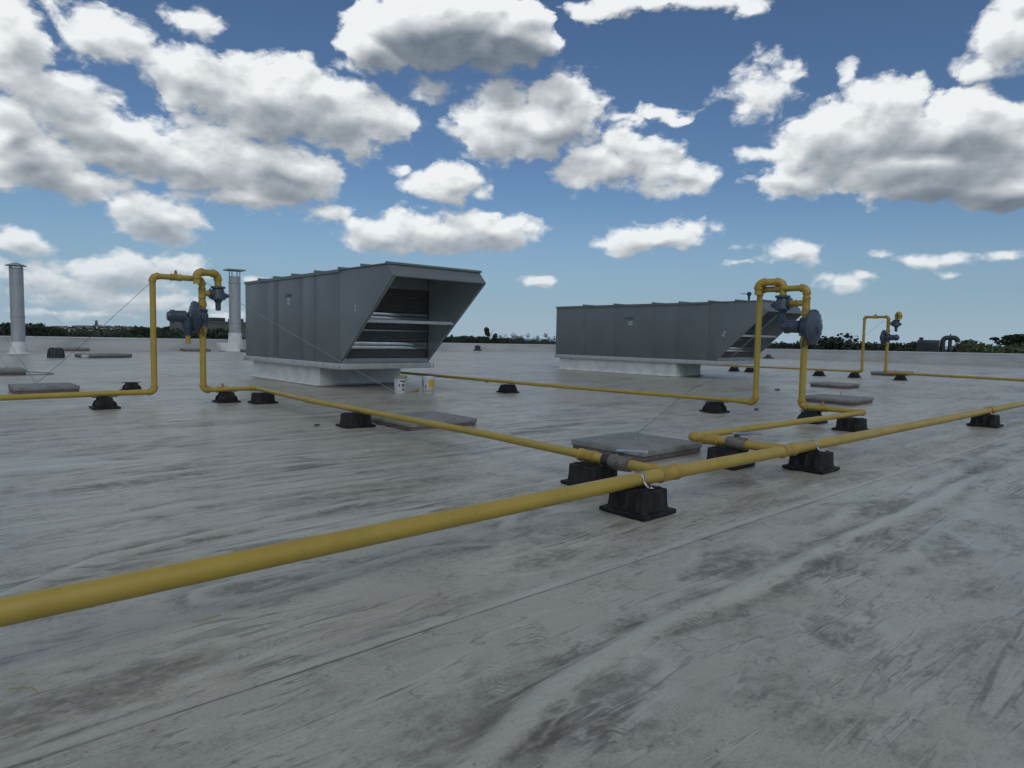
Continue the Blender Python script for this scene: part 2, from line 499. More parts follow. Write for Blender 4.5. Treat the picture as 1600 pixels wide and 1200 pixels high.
wob = vnoise(XX * 1.3, YY * 1.3, 1) * .10 + vnoise(XX * 4, YY * 4, 2) * .035
Z = vnoise(XX * .5, YY * 1.6, 3) * .010 + vnoise(XX * 1.4, YY * 4.0, 4) * .007 + vnoise(XX * 4, YY * 9, 5) * .0025
RID = np.zeros_like(Z); MOAT = np.zeros_like(Z)
xw, yw = XX + wob * .6, YY + wob
RIDGES = [
    ([(.9, 1.55), (1.4, 1.66), (1.85, 1.80), (2.5, 1.875), (2.95, 1.89), (3.75, 1.90), (5.1, 1.97), (6.6, 1.93), (8.6, 1.99)], .060, .034),
    ([(2.9, 3.42), (2.45, 3.60), (1.9, 3.57), (1.35, 3.52), (1.1, 3.62), (1.12, 3.78), (1.5, 3.80)], .045, .020),
    ([(-.6, 3.9), (.3, 4.30), (.75, 4.62), (1.3, 4.78), (2.6, 4.95), (3.4, 4.9)], .060, .026),
    ([(3.1, 3.62), (3.6, 3.95), (4.6, 3.98)], .05, .016),
    ([(3.72, 2.28), (3.95, 2.20), (4.05, 2.08)], .04, .014),
    ([(3.25, 1.52), (3.35, 1.36), (3.28, 1.22), (3.42, 1.10)], .05, .013),
    ([(4.4, 1.55), (5.0, 1.45), (5.8, 1.60), (6.6, 1.55)], .06, .014),
    ([(5.1, 1.30), (5.5, 1.22), (5.9, 1.28)], .05, .010),
    ([(5.2, 2.25), (6.0, 2.32), (6.8, 2.20)], .07, .014),
    ([(1.2, 1.30), (1.75, 1.55), (2.1, 1.58)], .06, .012),
    ([(.2, 3.0), (1.0, 3.12), (1.7, 3.05)], .05, .008),
    ([(5.6, 2.85), (6.6, 2.95), (7.6, 2.86)], .06, .014),
    ([(.4, 5.6), (2.0, 5.75), (3.8, 5.65)], .09, .016),
    ([(1.0, 7.1), (3.2, 7.3), (4.6, 7.2)], .09, .016),
    ([(5.6, 7.6), (7.6, 7.75), (9.6, 7.6)], .09, .016),
    ([(7.6, 2.2), (9.5, 2.35), (12, 2.25)], .08, .018),
    ([(8.5, 3.9), (10, 4.0), (12.5, 3.85)], .08, .016),
]
def add_ridge(x, y, pts, w, h, t=.25):
    global RID, MOAT
    a = ridge(x, y, pts, w, h, t)
    RID += a
    MOAT += np.clip(ridge(x, y, pts, w * 2.3, h, t) - 1.25 * a, 0, None)


for pts, w, h in RIDGES:
    add_ridge(xw, yw, pts, w * 1.05, h * .95)
BIG, BIGM = RID.copy(), MOAT.copy()
for i in range(70):                                     # long thin creases of the sheet, all lying the same way
    x = rng.uniform(-2.5, 11); y = rng.uniform(3.7, 12.8); l = rng.uniform(1.2, 4.5); n_ = 5
    pts = [(x + l * j / n_, y + rng.normal(0, .035)) for j in range(n_ + 1)]
    add_ridge(xw, yw, pts, rng.uniform(.028, .05) * (1 + y / 14), rng.uniform(.004, .013), .4)
for i in range(46):                                     # the many small puckers
    x = rng.uniform(-.3, 9); y = rng.uniform(.8, 8.5); l = rng.uniform(.3, 1.3)
    add_ridge(xw, yw, [(x, y), (x + l * .5, y + rng.uniform(-.06, .06)), (x + l, y + rng.uniform(-.12, .12))], rng.uniform(.02, .05), rng.uniform(.003, .010), .2)
RID = np.minimum(RID, .045)
SEAMS = [2.60, 4.55, 6.5, 8.45, 10.4, 12.35, 14.3, 16.25, -.05]      # welded laps of the membrane: a 3 mm step
STEP = np.zeros_like(Z)
for sy in SEAMS:
    e = sy + .012 * np.sin(XX * .9 + sy)
    STEP += np.where(YY > e, -.0015, .0015) * np.exp(-((YY - e) / .35) ** 2)
keep = np.ones_like(Z)                                   # lies flat outside the near field
ZZ = Z * np.clip((14 - YY) / 6, .25, 1) + RID + STEP
ZZ -= .004
nx, ny = XX.shape
verts = np.stack([XX, YY, ZZ], -1).reshape(-1, 3)
ii, jj = np.meshgrid(np.arange(nx - 1), np.arange(ny - 1), indexing='ij')
q = np.stack([ii * ny + jj, (ii + 1) * ny + jj, (ii + 1) * ny + jj + 1, ii * ny + jj + 1], -1).reshape(-1, 4)
me = bpy.data.meshes.new('roof')
me.vertices.add(len(verts)); me.vertices.foreach_set('co', verts.astype(np.float32).ravel())
me.loops.add(q.size); me.loops.foreach_set('vertex_index', q.astype(np.int32).ravel())
me.polygons.add(len(q)); me.polygons.foreach_set('loop_start', np.arange(0, q.size, 4, dtype=np.int32))
me.update(calc_edges=True)
me.polygons.foreach_set('use_smooth', [True] * len(me.polygons))
at_ = me.attributes.new('welt', 'FLOAT', 'POINT')          # where the sheet stands proud it is rubbed clean; dirt settles in the hollows
hollow = RID / .03 + BIG / .03 * .7 + Z * 22 - MOAT / .012 * .50 - BIGM / .012 * .35
at_.data.foreach_set('value', hollow.astype(np.float32).ravel())


def roof_material():
    m = bpy.data.materials.new('weathered_roof_membrane'); m.use_nodes = True
    k = NT(m.node_tree); b = k.n['Principled BSDF']
    geo = k.new('ShaderNodeNewGeometry'); pos = geo.outputs['Position']
    at = k.new('ShaderNodeAttribute', attribute_name='welt'); welt = at.outputs['Fac']
    p1 = k.vm('MULTIPLY', pos, (.72, 1.15, 1)); p2 = k.vm('MULTIPLY', pos, (1.2, 1.9, 1)); p3 = k.vm('MULTIPLY', pos, (1, 1.5, 1))
    big = k.noise(p1, .55, 4, .55, .4)
    mid = k.noise(p1, 2.6, 7, .66, .6)
    fin = k.noise(p2, 8.0, 7, .70, .3)
    grit = k.noise(p3, 55, 4, .75)
    dirt = k.m('ADD', k.m('MULTIPLY', big, .50), k.m('MULTIPLY', mid, .80))
    dirt = k.m('ADD', dirt, k.m('MULTIPLY', fin, .55))
    dirt = k.m('ADD', dirt, k.m('MULTIPLY', grit, .22))
    wn = k.m('MULTIPLY', welt, k.mapr(k.noise(pos, 2.2, 4, .6), .35, .62, .25, 1.0))
    dirt = k.m('SUBTRACT', dirt, k.m('MULTIPLY', wn, .30))
    f = k.mapr(dirt, .93, 1.42)
    c = k.mix(f, ROOF_CLEAN, ROOF_DIRT)
    # brown puddle silt
    silt = k.mapr(k.noise(k.vm('MULTIPLY', pos, (.55, 1.1, 1)), 1.1, 6, .65, .6), .56, .70)
    silt = k.m('MULTIPLY', silt, k.mapr(welt, -.05, .12, 1.0, .0))
    silt = k.m('MULTIPLY', silt, k.mapr(fin, .35, .6))
    c = k.mix(k.m('MULTIPLY', silt, .85), c, (.10, .088, .064))
    # streaks of darker dirt dragged along the laps, broken up
    st = k.noise(k.vm('MULTIPLY', pos, (.50, 2.9, 1)), 1.5, 7, .70, .6)
    c = k.mix(k.m('MULTIPLY', k.m('MULTIPLY', k.mapr(st, .54, .66), k.mapr(mid, .44, .60)), .60), c, (.105, .104, .082))
    c = k.mix(k.m('MULTIPLY', k.mapr(st, .44, .32), .45), c, (.52, .53, .45))
    # broad dirty and rinsed bands that still show far off
    fb = k.noise(k.vm('MULTIPLY', pos, (.22, .9, 1)), .75, 6, .68, .5)
    c = k.mix(k.m('MULTIPLY', k.mapr(fb, .55, .68), .50), c, (.125, .124, .098))
    c = k.mix(k.m('MULTIPLY', k.mapr(fb, .48, .36), .55), c, (.50, .51, .43))
    sepm = k.new('ShaderNodeSeparateXYZ'); k.l.new(pos, sepm.inputs[0])
    trod = k.mapr(sepm.outputs[1], 3.0, 5.2)             # the field beyond the main is more creased
    # thin crease lines where dirt has caught, with a rubbed pale lip beside each
    for (sc_, sx_, sy_, amt, ms) in ((1.1, .26, 3.0, .58, 1.0), (2.3, .30, 2.6, .50, 1.7), (3.8, .5, 1.6, .34, 1.3), (.6, .16, 2.6, .75, .7), (.9, .12, 3.2, .65, .5)):
        n_ = k.noise(k.vm('MULTIPLY', pos, (sx_, sy_, 1)), sc_, 4, .5, .6)
        msk = k.mapr(k.noise(pos, ms, 3, .6), .44, .58)
        e_ = k.m('SUBTRACT', n_, .5)
        ln_ = k.mapr(k.m('ABSOLUTE', e_), .002, .013, 1.0, 0.0)
        lp_ = k.mapr(k.m('ABSOLUTE', k.m('SUBTRACT', e_, .030)), .004, .024, 1.0, 0.0)
        if sx_ < .2:
            msk = k.m('MULTIPLY', msk, trod)
        c = k.mix(k.m('MULTIPLY', k.m('MULTIPLY', ln_, msk), amt), c, (.085, .08, .07))
        c = k.mix(k.m('MULTIPLY', k.m('MULTIPLY', lp_, msk), amt * .8), c, (.52, .515, .45))
    # small dark smudges
    sm = k.m('MULTIPLY', k.mapr(k.noise(p3, 5.5, 6, .68, .8), .60, .70), k.mapr(mid, .44, .56))
    c = k.mix(k.m('MULTIPLY', sm, .7), c, (.10, .09, .078))
    # chalky scuffing
    chalk = k.m('MULTIPLY', k.mapr(k.noise(p3, 26, 5, .75), .58, .68), k.mapr(k.noise(pos, 1.1, 3, .6), .50, .62))
    c = k.mix(k.m('MULTIPLY', chalk, .7), c, (.60, .59, .53))
    # clean rubbed tops of the welts
    c = k.mix(k.m('MULTIPLY', k.m('MULTIPLY', k.mapr(wn, .25, 1.0), k.mapr(fin, .90, .40)), .68), c, (.47, .48, .405))
    # dried puddles: brown silt inside, a pale tide line round the edge
    wv = k.vm('MULTIPLY', k.vm('SUBTRACT', k.noise(pos, 2.6, 4, .55, out=1), (.5, .5, .5)), (.42, .30, 0))
    wpos = k.vm('ADD', pos, wv)
    pud = None
    for (bx, by, ra_, rb_, an_) in PUDDLES:
        q_ = k.vm('SUBTRACT', wpos, (bx, by, 0))
        ca, sa = math.cos(an_), math.sin(an_)
        px_ = k.m('DIVIDE', k.vm('DOT_PRODUCT', q_, (ca, sa, 0), out=1), ra_)
        py_ = k.m('DIVIDE', k.vm('DOT_PRODUCT', q_, (-sa, ca, 0), out=1), rb_)
        rr = k.m('SQRT', k.m('ADD', k.m('MULTIPLY', px_, px_), k.m('MULTIPLY', py_, py_)))
        pud = rr if pud is None else k.m('MINIMUM', pud, rr)
    brk0 = k.mapr(k.noise(pos, 4.0, 3, .6), .35, .6)
    c = k.mix(k.m('MULTIPLY', k.m('MULTIPLY', k.mapr(pud, 1.0, .55), k.mapr(fin, .30, .62)), .62), c, (.115, .103, .078))
    ring = k.m('MULTIPLY', k.mapr(k.m('ABSOLUTE', k.m('SUBTRACT', pud, 1.06)), .03, .14, 1.0, 0.0), brk0)
    c = k.mix(k.m('MULTIPLY', ring, .45), c, (.50, .51, .44))
    # black specks and grit
    sp = k.noise(pos, 33, 2, .6)
    c = k.mix(k.m('MULTIPLY', k.m('MULTIPLY', k.mapr(sp, .66, .73), k.mapr(big, .42, .56)), .75), c, (.08, .074, .065))
    c = k.mix(k.mapr(grit, .45, .75, .0, .40), c, (.15, .146, .135))
    # lap lines: a dark welded edge with a pale band beside it
    sep = k.new('ShaderNodeSeparateXYZ'); k.l.new(pos, sep.inputs[0])
    X, Y = sep.outputs[0], sep.outputs[1]
    line = None; pale = None
    for sy in SEAMS:
        wob_ = k.m('MULTIPLY_ADD', k.m('SINE', k.m('MULTIPLY_ADD', X, .9, sy)), .012, sy)
        dd = k.m('SUBTRACT', Y, wob_)
        a = k.mapr(k.m('ABSOLUTE', dd), .003, .011, 1.0, 0.0)
        pl = k.mapr(k.m('ABSOLUTE', k.m('SUBTRACT', dd, .045)), .012, .05, 1.0, 0.0)
        line = a if line is None else k.m('MAXIMUM', line, a)
        pale = pl if pale is None else k.m('MAXIMUM', pale, pl)
    c = k.mix(k.m('MULTIPLY', k.m('MULTIPLY', pale, k.mapr(mid, .36, .55)), .55), c, (.52, .52, .46))
    brk = k.mapr(k.noise(pos, 3.0, 3, .6), .3, .55)
    c = k.mix(k.m('MULTIPLY', line, k.m('MULTIPLY_ADD', brk, .6, .25)), c, (.09, .085, .08))
    # boot prints: chevron treads pressed into the dust, broken up
    wear = k.mapr(k.noise(pos, 22, 4, .65), .40, .58)
    mark = None; dark = None
    for (bx, by, ang, pale_) in BOOTS:
        q_ = k.vm('SUBTRACT', pos, (bx, by, 0))
        ca, sa = math.cos(ang), math.sin(ang)
        lx = k.vm('DOT_PRODUCT', q_, (ca, sa, 0), out=1); ly = k.vm('DOT_PRODUCT', q_, (-sa, ca, 0), out=1)
        px_ = k.m('DIVIDE', lx, .15); py_ = k.m('DIVIDE', ly, .052)
        rr = k.m('SQRT', k.m('ADD', k.m('MULTIPLY', px_, px_), k.m('MULTIPLY', py_, py_)))
        chev = k.m('SINE', k.m('ADD', k.m('MULTIPLY', lx, 190), k.m('MULTIPLY', k.m('ABSOLUTE', ly), 95)))
        v = k.m('MULTIPLY', k.mapr(rr, .80, 1.05, 1.0, 0.0), k.mapr(chev, .1, .6))
        if pale_:
            mark = v if mark is None else k.m('MAXIMUM', mark, v)
        else:
            dark = v if dark is None else k.m('MAXIMUM', dark, v)
    tr = wear
    c = k.mix(k.m('MULTIPLY', k.m('MULTIPLY', mark, wear), .55), c, (.50, .505, .45))
    c = k.mix(k.m('MULTIPLY', k.m('MULTIPLY', dark, wear), .6), c, (.095, .09, .075))
    k.l.new(c, b.inputs['Base Color'])
    k.l.new(k.m('MULTIPLY_ADD', f, .2, .34), b.inputs['Roughness'])
    b.inputs['Specular IOR Level'].default_value = .6
    bp = k.new('ShaderNodeBump'); bp.inputs['Strength'].default_value = .55; bp.inputs['Distance'].default_value = .01
    hgt = k.m('ADD', k.m('MULTIPLY', k.noise(p2, 9, 5, .6), .8), k.m('MULTIPLY', grit, .12))
    hgt = k.m('ADD', hgt, k.m('MULTIPLY', tr, k.m('MULTIPLY', k.m('MAXIMUM', mark, dark), .15)))
    k.l.new(hgt, bp.inputs['Height']); k.l.new(bp.outputs[0], b.inputs['Normal'])
    return m


ROOF_CLEAN, ROOF_DIRT = (.412, .397, .326), (.126, .114, .085)
PUDDLES = [(3.85, 2.22, .55, .20, .1), (6.2, 2.15, .6, .20, 0), (3.35, 1.28, .22, .16, .6), (1.42, 3.66, .36, .12, -.1), (5.3, 1.42, .45, .20, .2), (1.95, 1.60, .50, .13, .25),
           (3.0, 3.0, .45, .16, 0), (.5, 2.95, .5, .2, .1), (7.3, 2.8, .8, .22, 0), (2.6, 5.3, .7, .16, 0), (1.2, 6.9, .7, .16, 0), (6.9, 7.2, .8, .2, 0),
           (9.5, 2.2, .9, .3, 0), (9.0, 8.5, 1.2, .35, 0), (3.4, 10.8, 1.3, .4, 0), (11.5, 9.5, 1.3, .4, 0)]
BOOTS = [(2.83, 2.09, .5, 1), (2.17, 2.23, .9, 0), (1.10, 2.93, .15, 1), (3.75, 1.45, -.4, 0), (2.96, 1.85, .3, 1), (1.85, 1.50, .8, 0),
         (1.40, 2.36, .2, 1), (3.61, 2.58, -.2, 1), (2.81, 3.05, .4, 0), (1.75, 2.05, 1.0, 1), (4.9, 4.9, .6, 1), (4.3, 5.8, .1, 1)]
me.materials.append(roof_material())
roof = bpy.data.objects.new('roof', me); COL.objects.link(roof)
tag(roof, 'weathered pale grey membrane roof with dirt streaks and welts', kind='structure')

# ------------------------------------------------------------------ parapet
pw = thing('parapet_wall', 'low white parapet wall round the far edge of the roof', 'wall')
bm = NB()
# inner line with heights (the roof falls a little towards the far corner)
PL = [(-34, 54, .97), (0, 54, .94), (30, 54, .82), (59, 54, .70), (59.6, 28, .84), (60.2, 12, .92), (61, -10, .98), (61.5, -30, 1.0)]
for (a, b) in zip(PL, PL[1:]):
    ax, ay, az_ = a; bx_, by_, bz_ = b
    d = Vector((bx_ - ax, by_ - ay, 0)).normalized(); n = Vector((d.y, -d.x, 0)) * -1     # outwards
    co = [(ax, ay), (bx_, by_), (bx_ + n.x * .35, by_ + n.y * .35), (ax + n.x * .35, ay + n.y * .35)]
    lo = [bm.verts.new((x, y, -9.2)) for x, y in co]
    hi = [bm.verts.new((x, y, z)) for (x, y), z in zip(co, (az_, bz_, bz_, az_))]
    bm.faces.new(hi); bm.faces.new(lo[::-1])
    for i in range(4):
        bm.faces.new((lo[i], lo[(i + 1) % 4], hi[(i + 1) % 4], hi[i]))
obj('wall_face', bm, M['parapet'], pw)
bm = NB()
for (a, b) in zip(PL, PL[1:]):
    ax, ay, az_ = a; bx_, by_, bz_ = b
    d = Vector((bx_ - ax, by_ - ay, 0)).normalized(); n = Vector((d.y, -d.x, 0)) * -1
    L_ = math.hypot(bx_ - ax, by_ - ay); k_ = max(1, round(L_ / 3))
    for i in range(k_):
        s0, s1 = i / k_ + .002, (i + 1) / k_ - .002
        A = Vector((ax, ay, az_)).lerp(Vector((bx_, by_, bz_)), s0); B = Vector((ax, ay, az_)).lerp(Vector((bx_, by_, bz_)), s1)
        co = [A - n * .04, B - n * .04, B + n * .40, A + n * .40]
        lo = [bm.verts.new(p + Vector((0, 0, -.07))) for p in co]; hi = [bm.verts.new(p + Vector((0, 0, .015))) for p in co]
        bm.faces.new(hi); bm.faces.new(lo[::-1])
        for i2 in range(4):
            bm.faces.new((lo[i2], lo[(i2 + 1) % 4], hi[(i2 + 1) % 4], hi[i2]))
obj('coping', bm, M['cap'], pw)
# ------------------------------------------------------------------ land beyond
def land_material():
    m = bpy.data.materials.new('land'); m.use_nodes = True
    k = NT(m.node_tree); b = k.n['Principled BSDF']
    geo = k.new('ShaderNodeNewGeometry')
    n = k.noise(geo.outputs['Position'], .012, 6, .6)
    c = k.mix(k.mapr(n, .4, .6), (.045, .065, .032), (.085, .09, .055))
    k.l.new(c, b.inputs['Base Color']); b.inputs['Roughness'].default_value = .9
    return m


bm = NB()
ra = [0, 60, 120, 250, 400, 700, 1000, 1200, 1400, 1600, 1900, 2400, 3000]
na = 96
grid = []
for r in ra:
    row = []
    for j in range(na):
        a = 2 * PI * j / na
        x, y = r * math.cos(a), r * math.sin(a)
        # the town's hill, left of the roof, and rolling land
        az = math.degrees(yaw - a) % 360; az = az - 360 if az > 180 else az
        h = 15.5 * math.exp(-((az + 31) / 7.5) ** 2) * math.exp(-((r - 1500) / 380) ** 2)
        h += 2.0 * math.sin(a * 7) * math.exp(-((r - 1200) / 700) ** 2)
        row.append(bm.verts.new((x, y, -9 + h - (6 if r >= 3000 else 0))))
    grid.append(row)
for r0_, r1_ in zip(grid, grid[1:]):
    for j in range(na):
        if r0_ is grid[0]:
            continue
        bm.faces.new((r0_[j], r0_[(j + 1) % na], r1_[(j + 1) % na], r1_[j]))
cen = grid[0][0]
for j in range(na):
    bm.faces.new((cen, grid[1][j], grid[1][(j + 1) % na]))
for v in grid[0][1:]:
    bm.verts.remove(v)
tag(obj('terrain', bm, land_material()), 'green land around the building', kind='structure')
bm = NB()
seg = 64
ring = [bm.verts.new((60000 * math.cos(2 * PI * j / seg), 60000 * math.sin(2 * PI * j / seg), -14)) for j in range(seg)]
bm.faces.new(ring)
M['sea'] = mat('sea', (.10, .17, .23), .35, bump=.4, bscale=.02)
tag(obj('sea', bm, M['sea'], smooth=0), 'pale blue sea on the horizon', kind='structure')

# ------------------------------------------------------------------ rooftop air handling units
def rooftop_unit(label, x0, W, yf, yb, zr0, zr1, zt, ytip, ztip, ytop, seams, ribs, curb, stickers, unit2=False):
    t = thing('rooftop_unit', label, 'rooftop unit', (x0, yf, 0))
    L = yb - yf
    T = ytip - yf; P_ = ytop - yf
    g = .004
    ys = [s - yf for s in seams] + [L]                   # first seam = rear edge of the hood cheek
    # core
    bm = NB(); box(bm, .03, W - .03, ys[0] + .02, L - .03, zr1, zt - .03); obj('casing', bm, M['unit_dark'], t)
    # side panels (both long sides) and the rear
    for a, b in zip(ys, ys[1:]):
        for xs in ((0, .028), (W - .028, W)):
            bm = NB(); box(bm, xs[0], xs[1], a + g, b - g, zr1 + .004, zt - .004, .006)
            obj('side_panel', bm, M['unit'], t)
    bm = NB(); box(bm, .035, W - .035, L - .028, L, zr1 + .004, zt - .004, .006); obj('rear_panel', bm, M['unit'], t)
    # hinged access door lines: slim vertical trims on the long side
    for s in (stickers.get('trims') or []):
        bm = NB(); box(bm, -.012, .0, s - yf - .02, s - yf + .02, zr1 + .05, zt - .06, .004); obj('door_trim', bm, M['unit'], t)
    # roof: panels between standing seams
    rr = [r - yf for r in ribs]
    edges = [P_ + .0] + rr + [L + .02]
    edges = sorted(set(round(e, 3) for e in edges))
    for a, b in zip(edges, edges[1:]):
        bm = NB(); box(bm, -.022, W + .022, a + .003, b - .003, zt, zt + .028, .004); obj('roof_panel', bm, M['unit'], t)
    for r in rr:
        bm = NB(); box(bm, -.045, W + .045, r - .022, r + .022, zt + .03, zt + .085, .006); obj('standing_seam', bm, M['unit'], t)
    # drip edge under the roof panels
    bm = NB(); box(bm, -.03, -.002, ys[0] + .01, L + .02, zt - .05, zt - .002); obj('drip_edge', bm, M['unit'], t)
    # hood cheeks
    zb = zr1 + .004
    pts = [(ys[0] - g, zb), (0, zb), (-.01, zb + .06), (T, ztip), (P_, zt - .002), (ys[0] - g, zt - .002)]
    for xs in ((0, .028), (W - .028, W)):
        bm = NB(); prism(bm, pts, 0, xs[0], xs[1], .004); obj('hood_cheek', bm, M['unit'], t)
    for xs in ((.0285, .034), (W - .034, W - .0285)):  # added pale panels over the cheeks' inner faces, brightening the shaded hood
        bm = NB(); prism(bm, [(ys[0] - .09, zb + .01), (-.03, zb + .01), (-.035, zb + .06), (T + .07, ztip), (P_ + .06, zt - .035), (ys[0] - .09, zt - .035)], 0, xs[0], xs[1]); obj('cheek_brightener', bm, M['hood_lift'], t)
    # folded return along the sloping edges of the cheeks
    d = Vector((0, T + .01, ztip - zb - .06)).normalized(); n = Vector((0, -d.z, d.y))
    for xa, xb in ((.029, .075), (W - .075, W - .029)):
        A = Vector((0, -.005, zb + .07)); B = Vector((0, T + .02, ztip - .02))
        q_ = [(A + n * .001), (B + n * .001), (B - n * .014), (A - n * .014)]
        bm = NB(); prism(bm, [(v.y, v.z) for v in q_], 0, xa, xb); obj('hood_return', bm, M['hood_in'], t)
    # sloping front lip, closing the hood between its top edge and its tip
    a2, b2 = Vector((P_, zt)), Vector((T, ztip))
    dd = (b2 - a2).normalized(); nn = Vector((dd.y, -dd.x))
    if nn.x > 0:
        nn = -nn
    q_ = [a2, b2, b2 - nn * .03, a2 - nn * .03]
    bm = NB(); prism(bm, [(v.x, v.y) for v in q_], 0, .0295, W - .0295, .003); obj('hood_lip', bm, M['unit'], t)
    bm = NB(); prism(bm, [(P_ - .03, zt + .002), (P_ + .03, zt + .002), (P_ + .03, zt + .06), (P_ - .03, zt + .06)], 0, -.04, W + .04, .006)
    obj('hood_cap', bm, M['unit'], t)
    # inside top of the hood
    bm = NB(); box(bm, .03, W - .03, P_ + .05, -.02, zt - .03, zt - .006); obj('lightened_hood_ceiling', bm, M['hood_lift'], t)
    # front bulkhead with filter banks between galvanised sheets
    H_ = zt - zr1
    def Zf(f):
        return zr1 + f * H_
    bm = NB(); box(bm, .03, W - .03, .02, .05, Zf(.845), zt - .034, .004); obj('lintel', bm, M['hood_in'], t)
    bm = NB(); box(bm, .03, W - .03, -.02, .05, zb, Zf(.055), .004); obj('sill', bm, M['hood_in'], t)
    for f0_, f1_ in ((.055, .155), (.24, .49), (.575, .845)):
        n_ = max(2, round((f1_ - f0_) * H_ / .042))
        st = (f1_ - f0_) * H_ / n_
        for i in range(n_):
            z0 = Zf(f0_) + i * st
            bm = NB(); prism(bm, [(.07, z0 + .001), (.025, z0 + st * .5), (.07, z0 + st - .001)], 0, .05, W - .05)
            obj('filter_pleat', bm, M['filter'], t, smooth=0)
    for f0_, f1_ in ((.155, .24), (.49, .575)):
        zm = (Zf(f0_) + Zf(f1_)) / 2
        for za, zz in ((Zf(f0_) + .004, zm - .006), (zm + .006, Zf(f1_) - .004)):
            bm = NB(); box(bm, .05, W - .05, .0, .05, za, zz, .008); obj('blank_strip', bm, M['blank'], t)
    bm = NB(); box(bm, .05, W - .05, .004, .03, Zf(.362), Zf(.372)); obj('filter_track', bm, M['galv'], t)
    # tie bar across the mouth of the hood
    s = .50
    yb_, zb_ = -.01 + (T + .01) * s, zb + .06 + (ztip - zb - .06) * s
    bm = NB(); box(bm, .03, W - .03, yb_ + .02, yb_ + .035, zb_ - .03, zb_ + .045); box(bm, .03, W - .03, yb_ + .036, yb_ + .09, zb_ + .03, zb_ + .045)
    obj('tie_bar', bm, M['galv'], t)
    if unit2:
        A = Vector((.9, -.03, zb + .1)); B = Vector((.9, T + .1, ztip - .1))
        bm = NB(); tube(bm, [A, B], .018, 8); obj('hood_brace', bm, M['galv'], t)
    # base rail of galvanised channel with stiffeners and lifting lugs
    rail = []
    bm = NB()
    box(bm, -.045, -.005, -.06, L + .02, zr0, zr1, .004); box(bm, W + .005, W + .045, -.06, L + .02, zr0, zr1, .004)
    box(bm, -.005, W + .005, L - .03, L + .02, zr0, zr1, .004)
    box(bm, -.004, W + .004, -.058, -.02, zr0 + .002, zr1 - .002, .004)
    ro = obj('base_rail', bm, M['rail'], t)
    k_ = int(L / .85)
    for i in range(k_ + 1):
        y = -.03 + i * (L - .02) / k_
        bm = NB(); box(bm, -.062, -.046, y, y + .035, zr0 + .012, zr1 - .012, .003); obj('rail_stiffener', bm, M['rail'], ro)
    for (lx, ly) in ((-.05, -.10), (W + .05, -.06), (-.06, L - .1)):
        bm = NB()
        c = Vector((lx, ly, (zr0 + zr1) / 2))
        pts_ = [c + Vector((math.sin(a) * .04 * (1 if lx > 0 else -1) + (.03 if lx > 0 else -.03), 0, math.cos(a) * .065)) for a in [i * PI / 10 for i in range(11)]]
        tube(bm, pts_, .011, 8); obj('lifting_lug', bm, M['galv_d'], ro)
    bm = NB(); box(bm, .05, W - .05, ys[0] - .1, L - .05, zr0 + .01, zr1 + .002); obj('base_pan', bm, M['unit_dark'], t)
    # membrane-wrapped curb
    cx0, cx1, cy0, cy1 = curb
    bm = NB()
    sec = [(zr0 - .003, 0), (.16, .0), (.05, .012), (.012, .13)]
    for (za, oa), (zc, oc) in zip(sec, sec[1:]):
        lo = [(cx0 - x0 - oc, cy0 - yf - oc), (cx1 - x0 + oc, cy0 - yf - oc), (cx1 - x0 + oc, cy1 - yf + oc), (cx0 - x0 - oc, cy1 - yf + oc)]
        hi = [(cx0 - x0 - oa, cy0 - yf - oa), (cx1 - x0 + oa, cy0 - yf - oa), (cx1 - x0 + oa, cy1 - yf + oa), (cx0 - x0 - oa, cy1 - yf + oa)]
        lv = [bm.verts.new((*p, zc)) for p in lo]; hv = [bm.verts.new((*p, za)) for p in hi]
        for i in range(4):
            bm.faces.new((lv[i], lv[(i + 1) % 4], hv[(i + 1) % 4], hv[i]))
    obj('curb', bm, M['curb'], t, smooth=20)
    # stickers and wordmark on the long side
    for (y, z, w_, h_, kind, tilt) in stickers['marks']:
        if kind == 'logo':
            bm = NB()
            prism(bm, [(y - yf + w_ * .5, z - h_ * .62), (y - yf + w_ * .62, z + h_ * .62), (y - yf + w_ * .44, z + h_ * .1), (y - yf + w_ * .36, z - h_ * .5)], 0, -.004, -.0005)
            cur_ = y - yf + w_ * .32
            for i, (lw, lh) in enumerate(((.10, .9), (.08, .6), (.09, .75), (.07, .55), (.10, .6), (.08, .85), (.07, .55))):
                box(bm, -.004, -.0005, cur_ - lw * w_, cur_ - .012 * w_ * 1, z - h_ * .42, z - h_ * .42 + h_ * lh)
                cur_ -= lw * w_ + .012 * w_
            obj('wordmark', bm, M['logo'], t, smooth=0)
        else:
            mtx = Matrix.Translation((0, y - yf, z)) @ Matrix.Rotation(tilt, 4, 'X')
            bm = NB(); box(bm, -.0035, -.0005, -w_ / 2, w_ / 2, -h_ / 2, h_ / 2, 0, mtx)
            stk = obj('sticker', bm, M['sticker'], t, smooth=0)
            bm = NB(); box(bm, -.0055, -.0036, -w_ * .4, w_ * .4, h_ * .10, h_ * .22, 0, mtx); box(bm, -.0055, -.0036, -w_ * .3, w_ * .36, -h_ * .12, -h_ * .04, 0, mtx)
            obj('sticker_print', bm, M['ink'], stk, smooth=0)
    return t


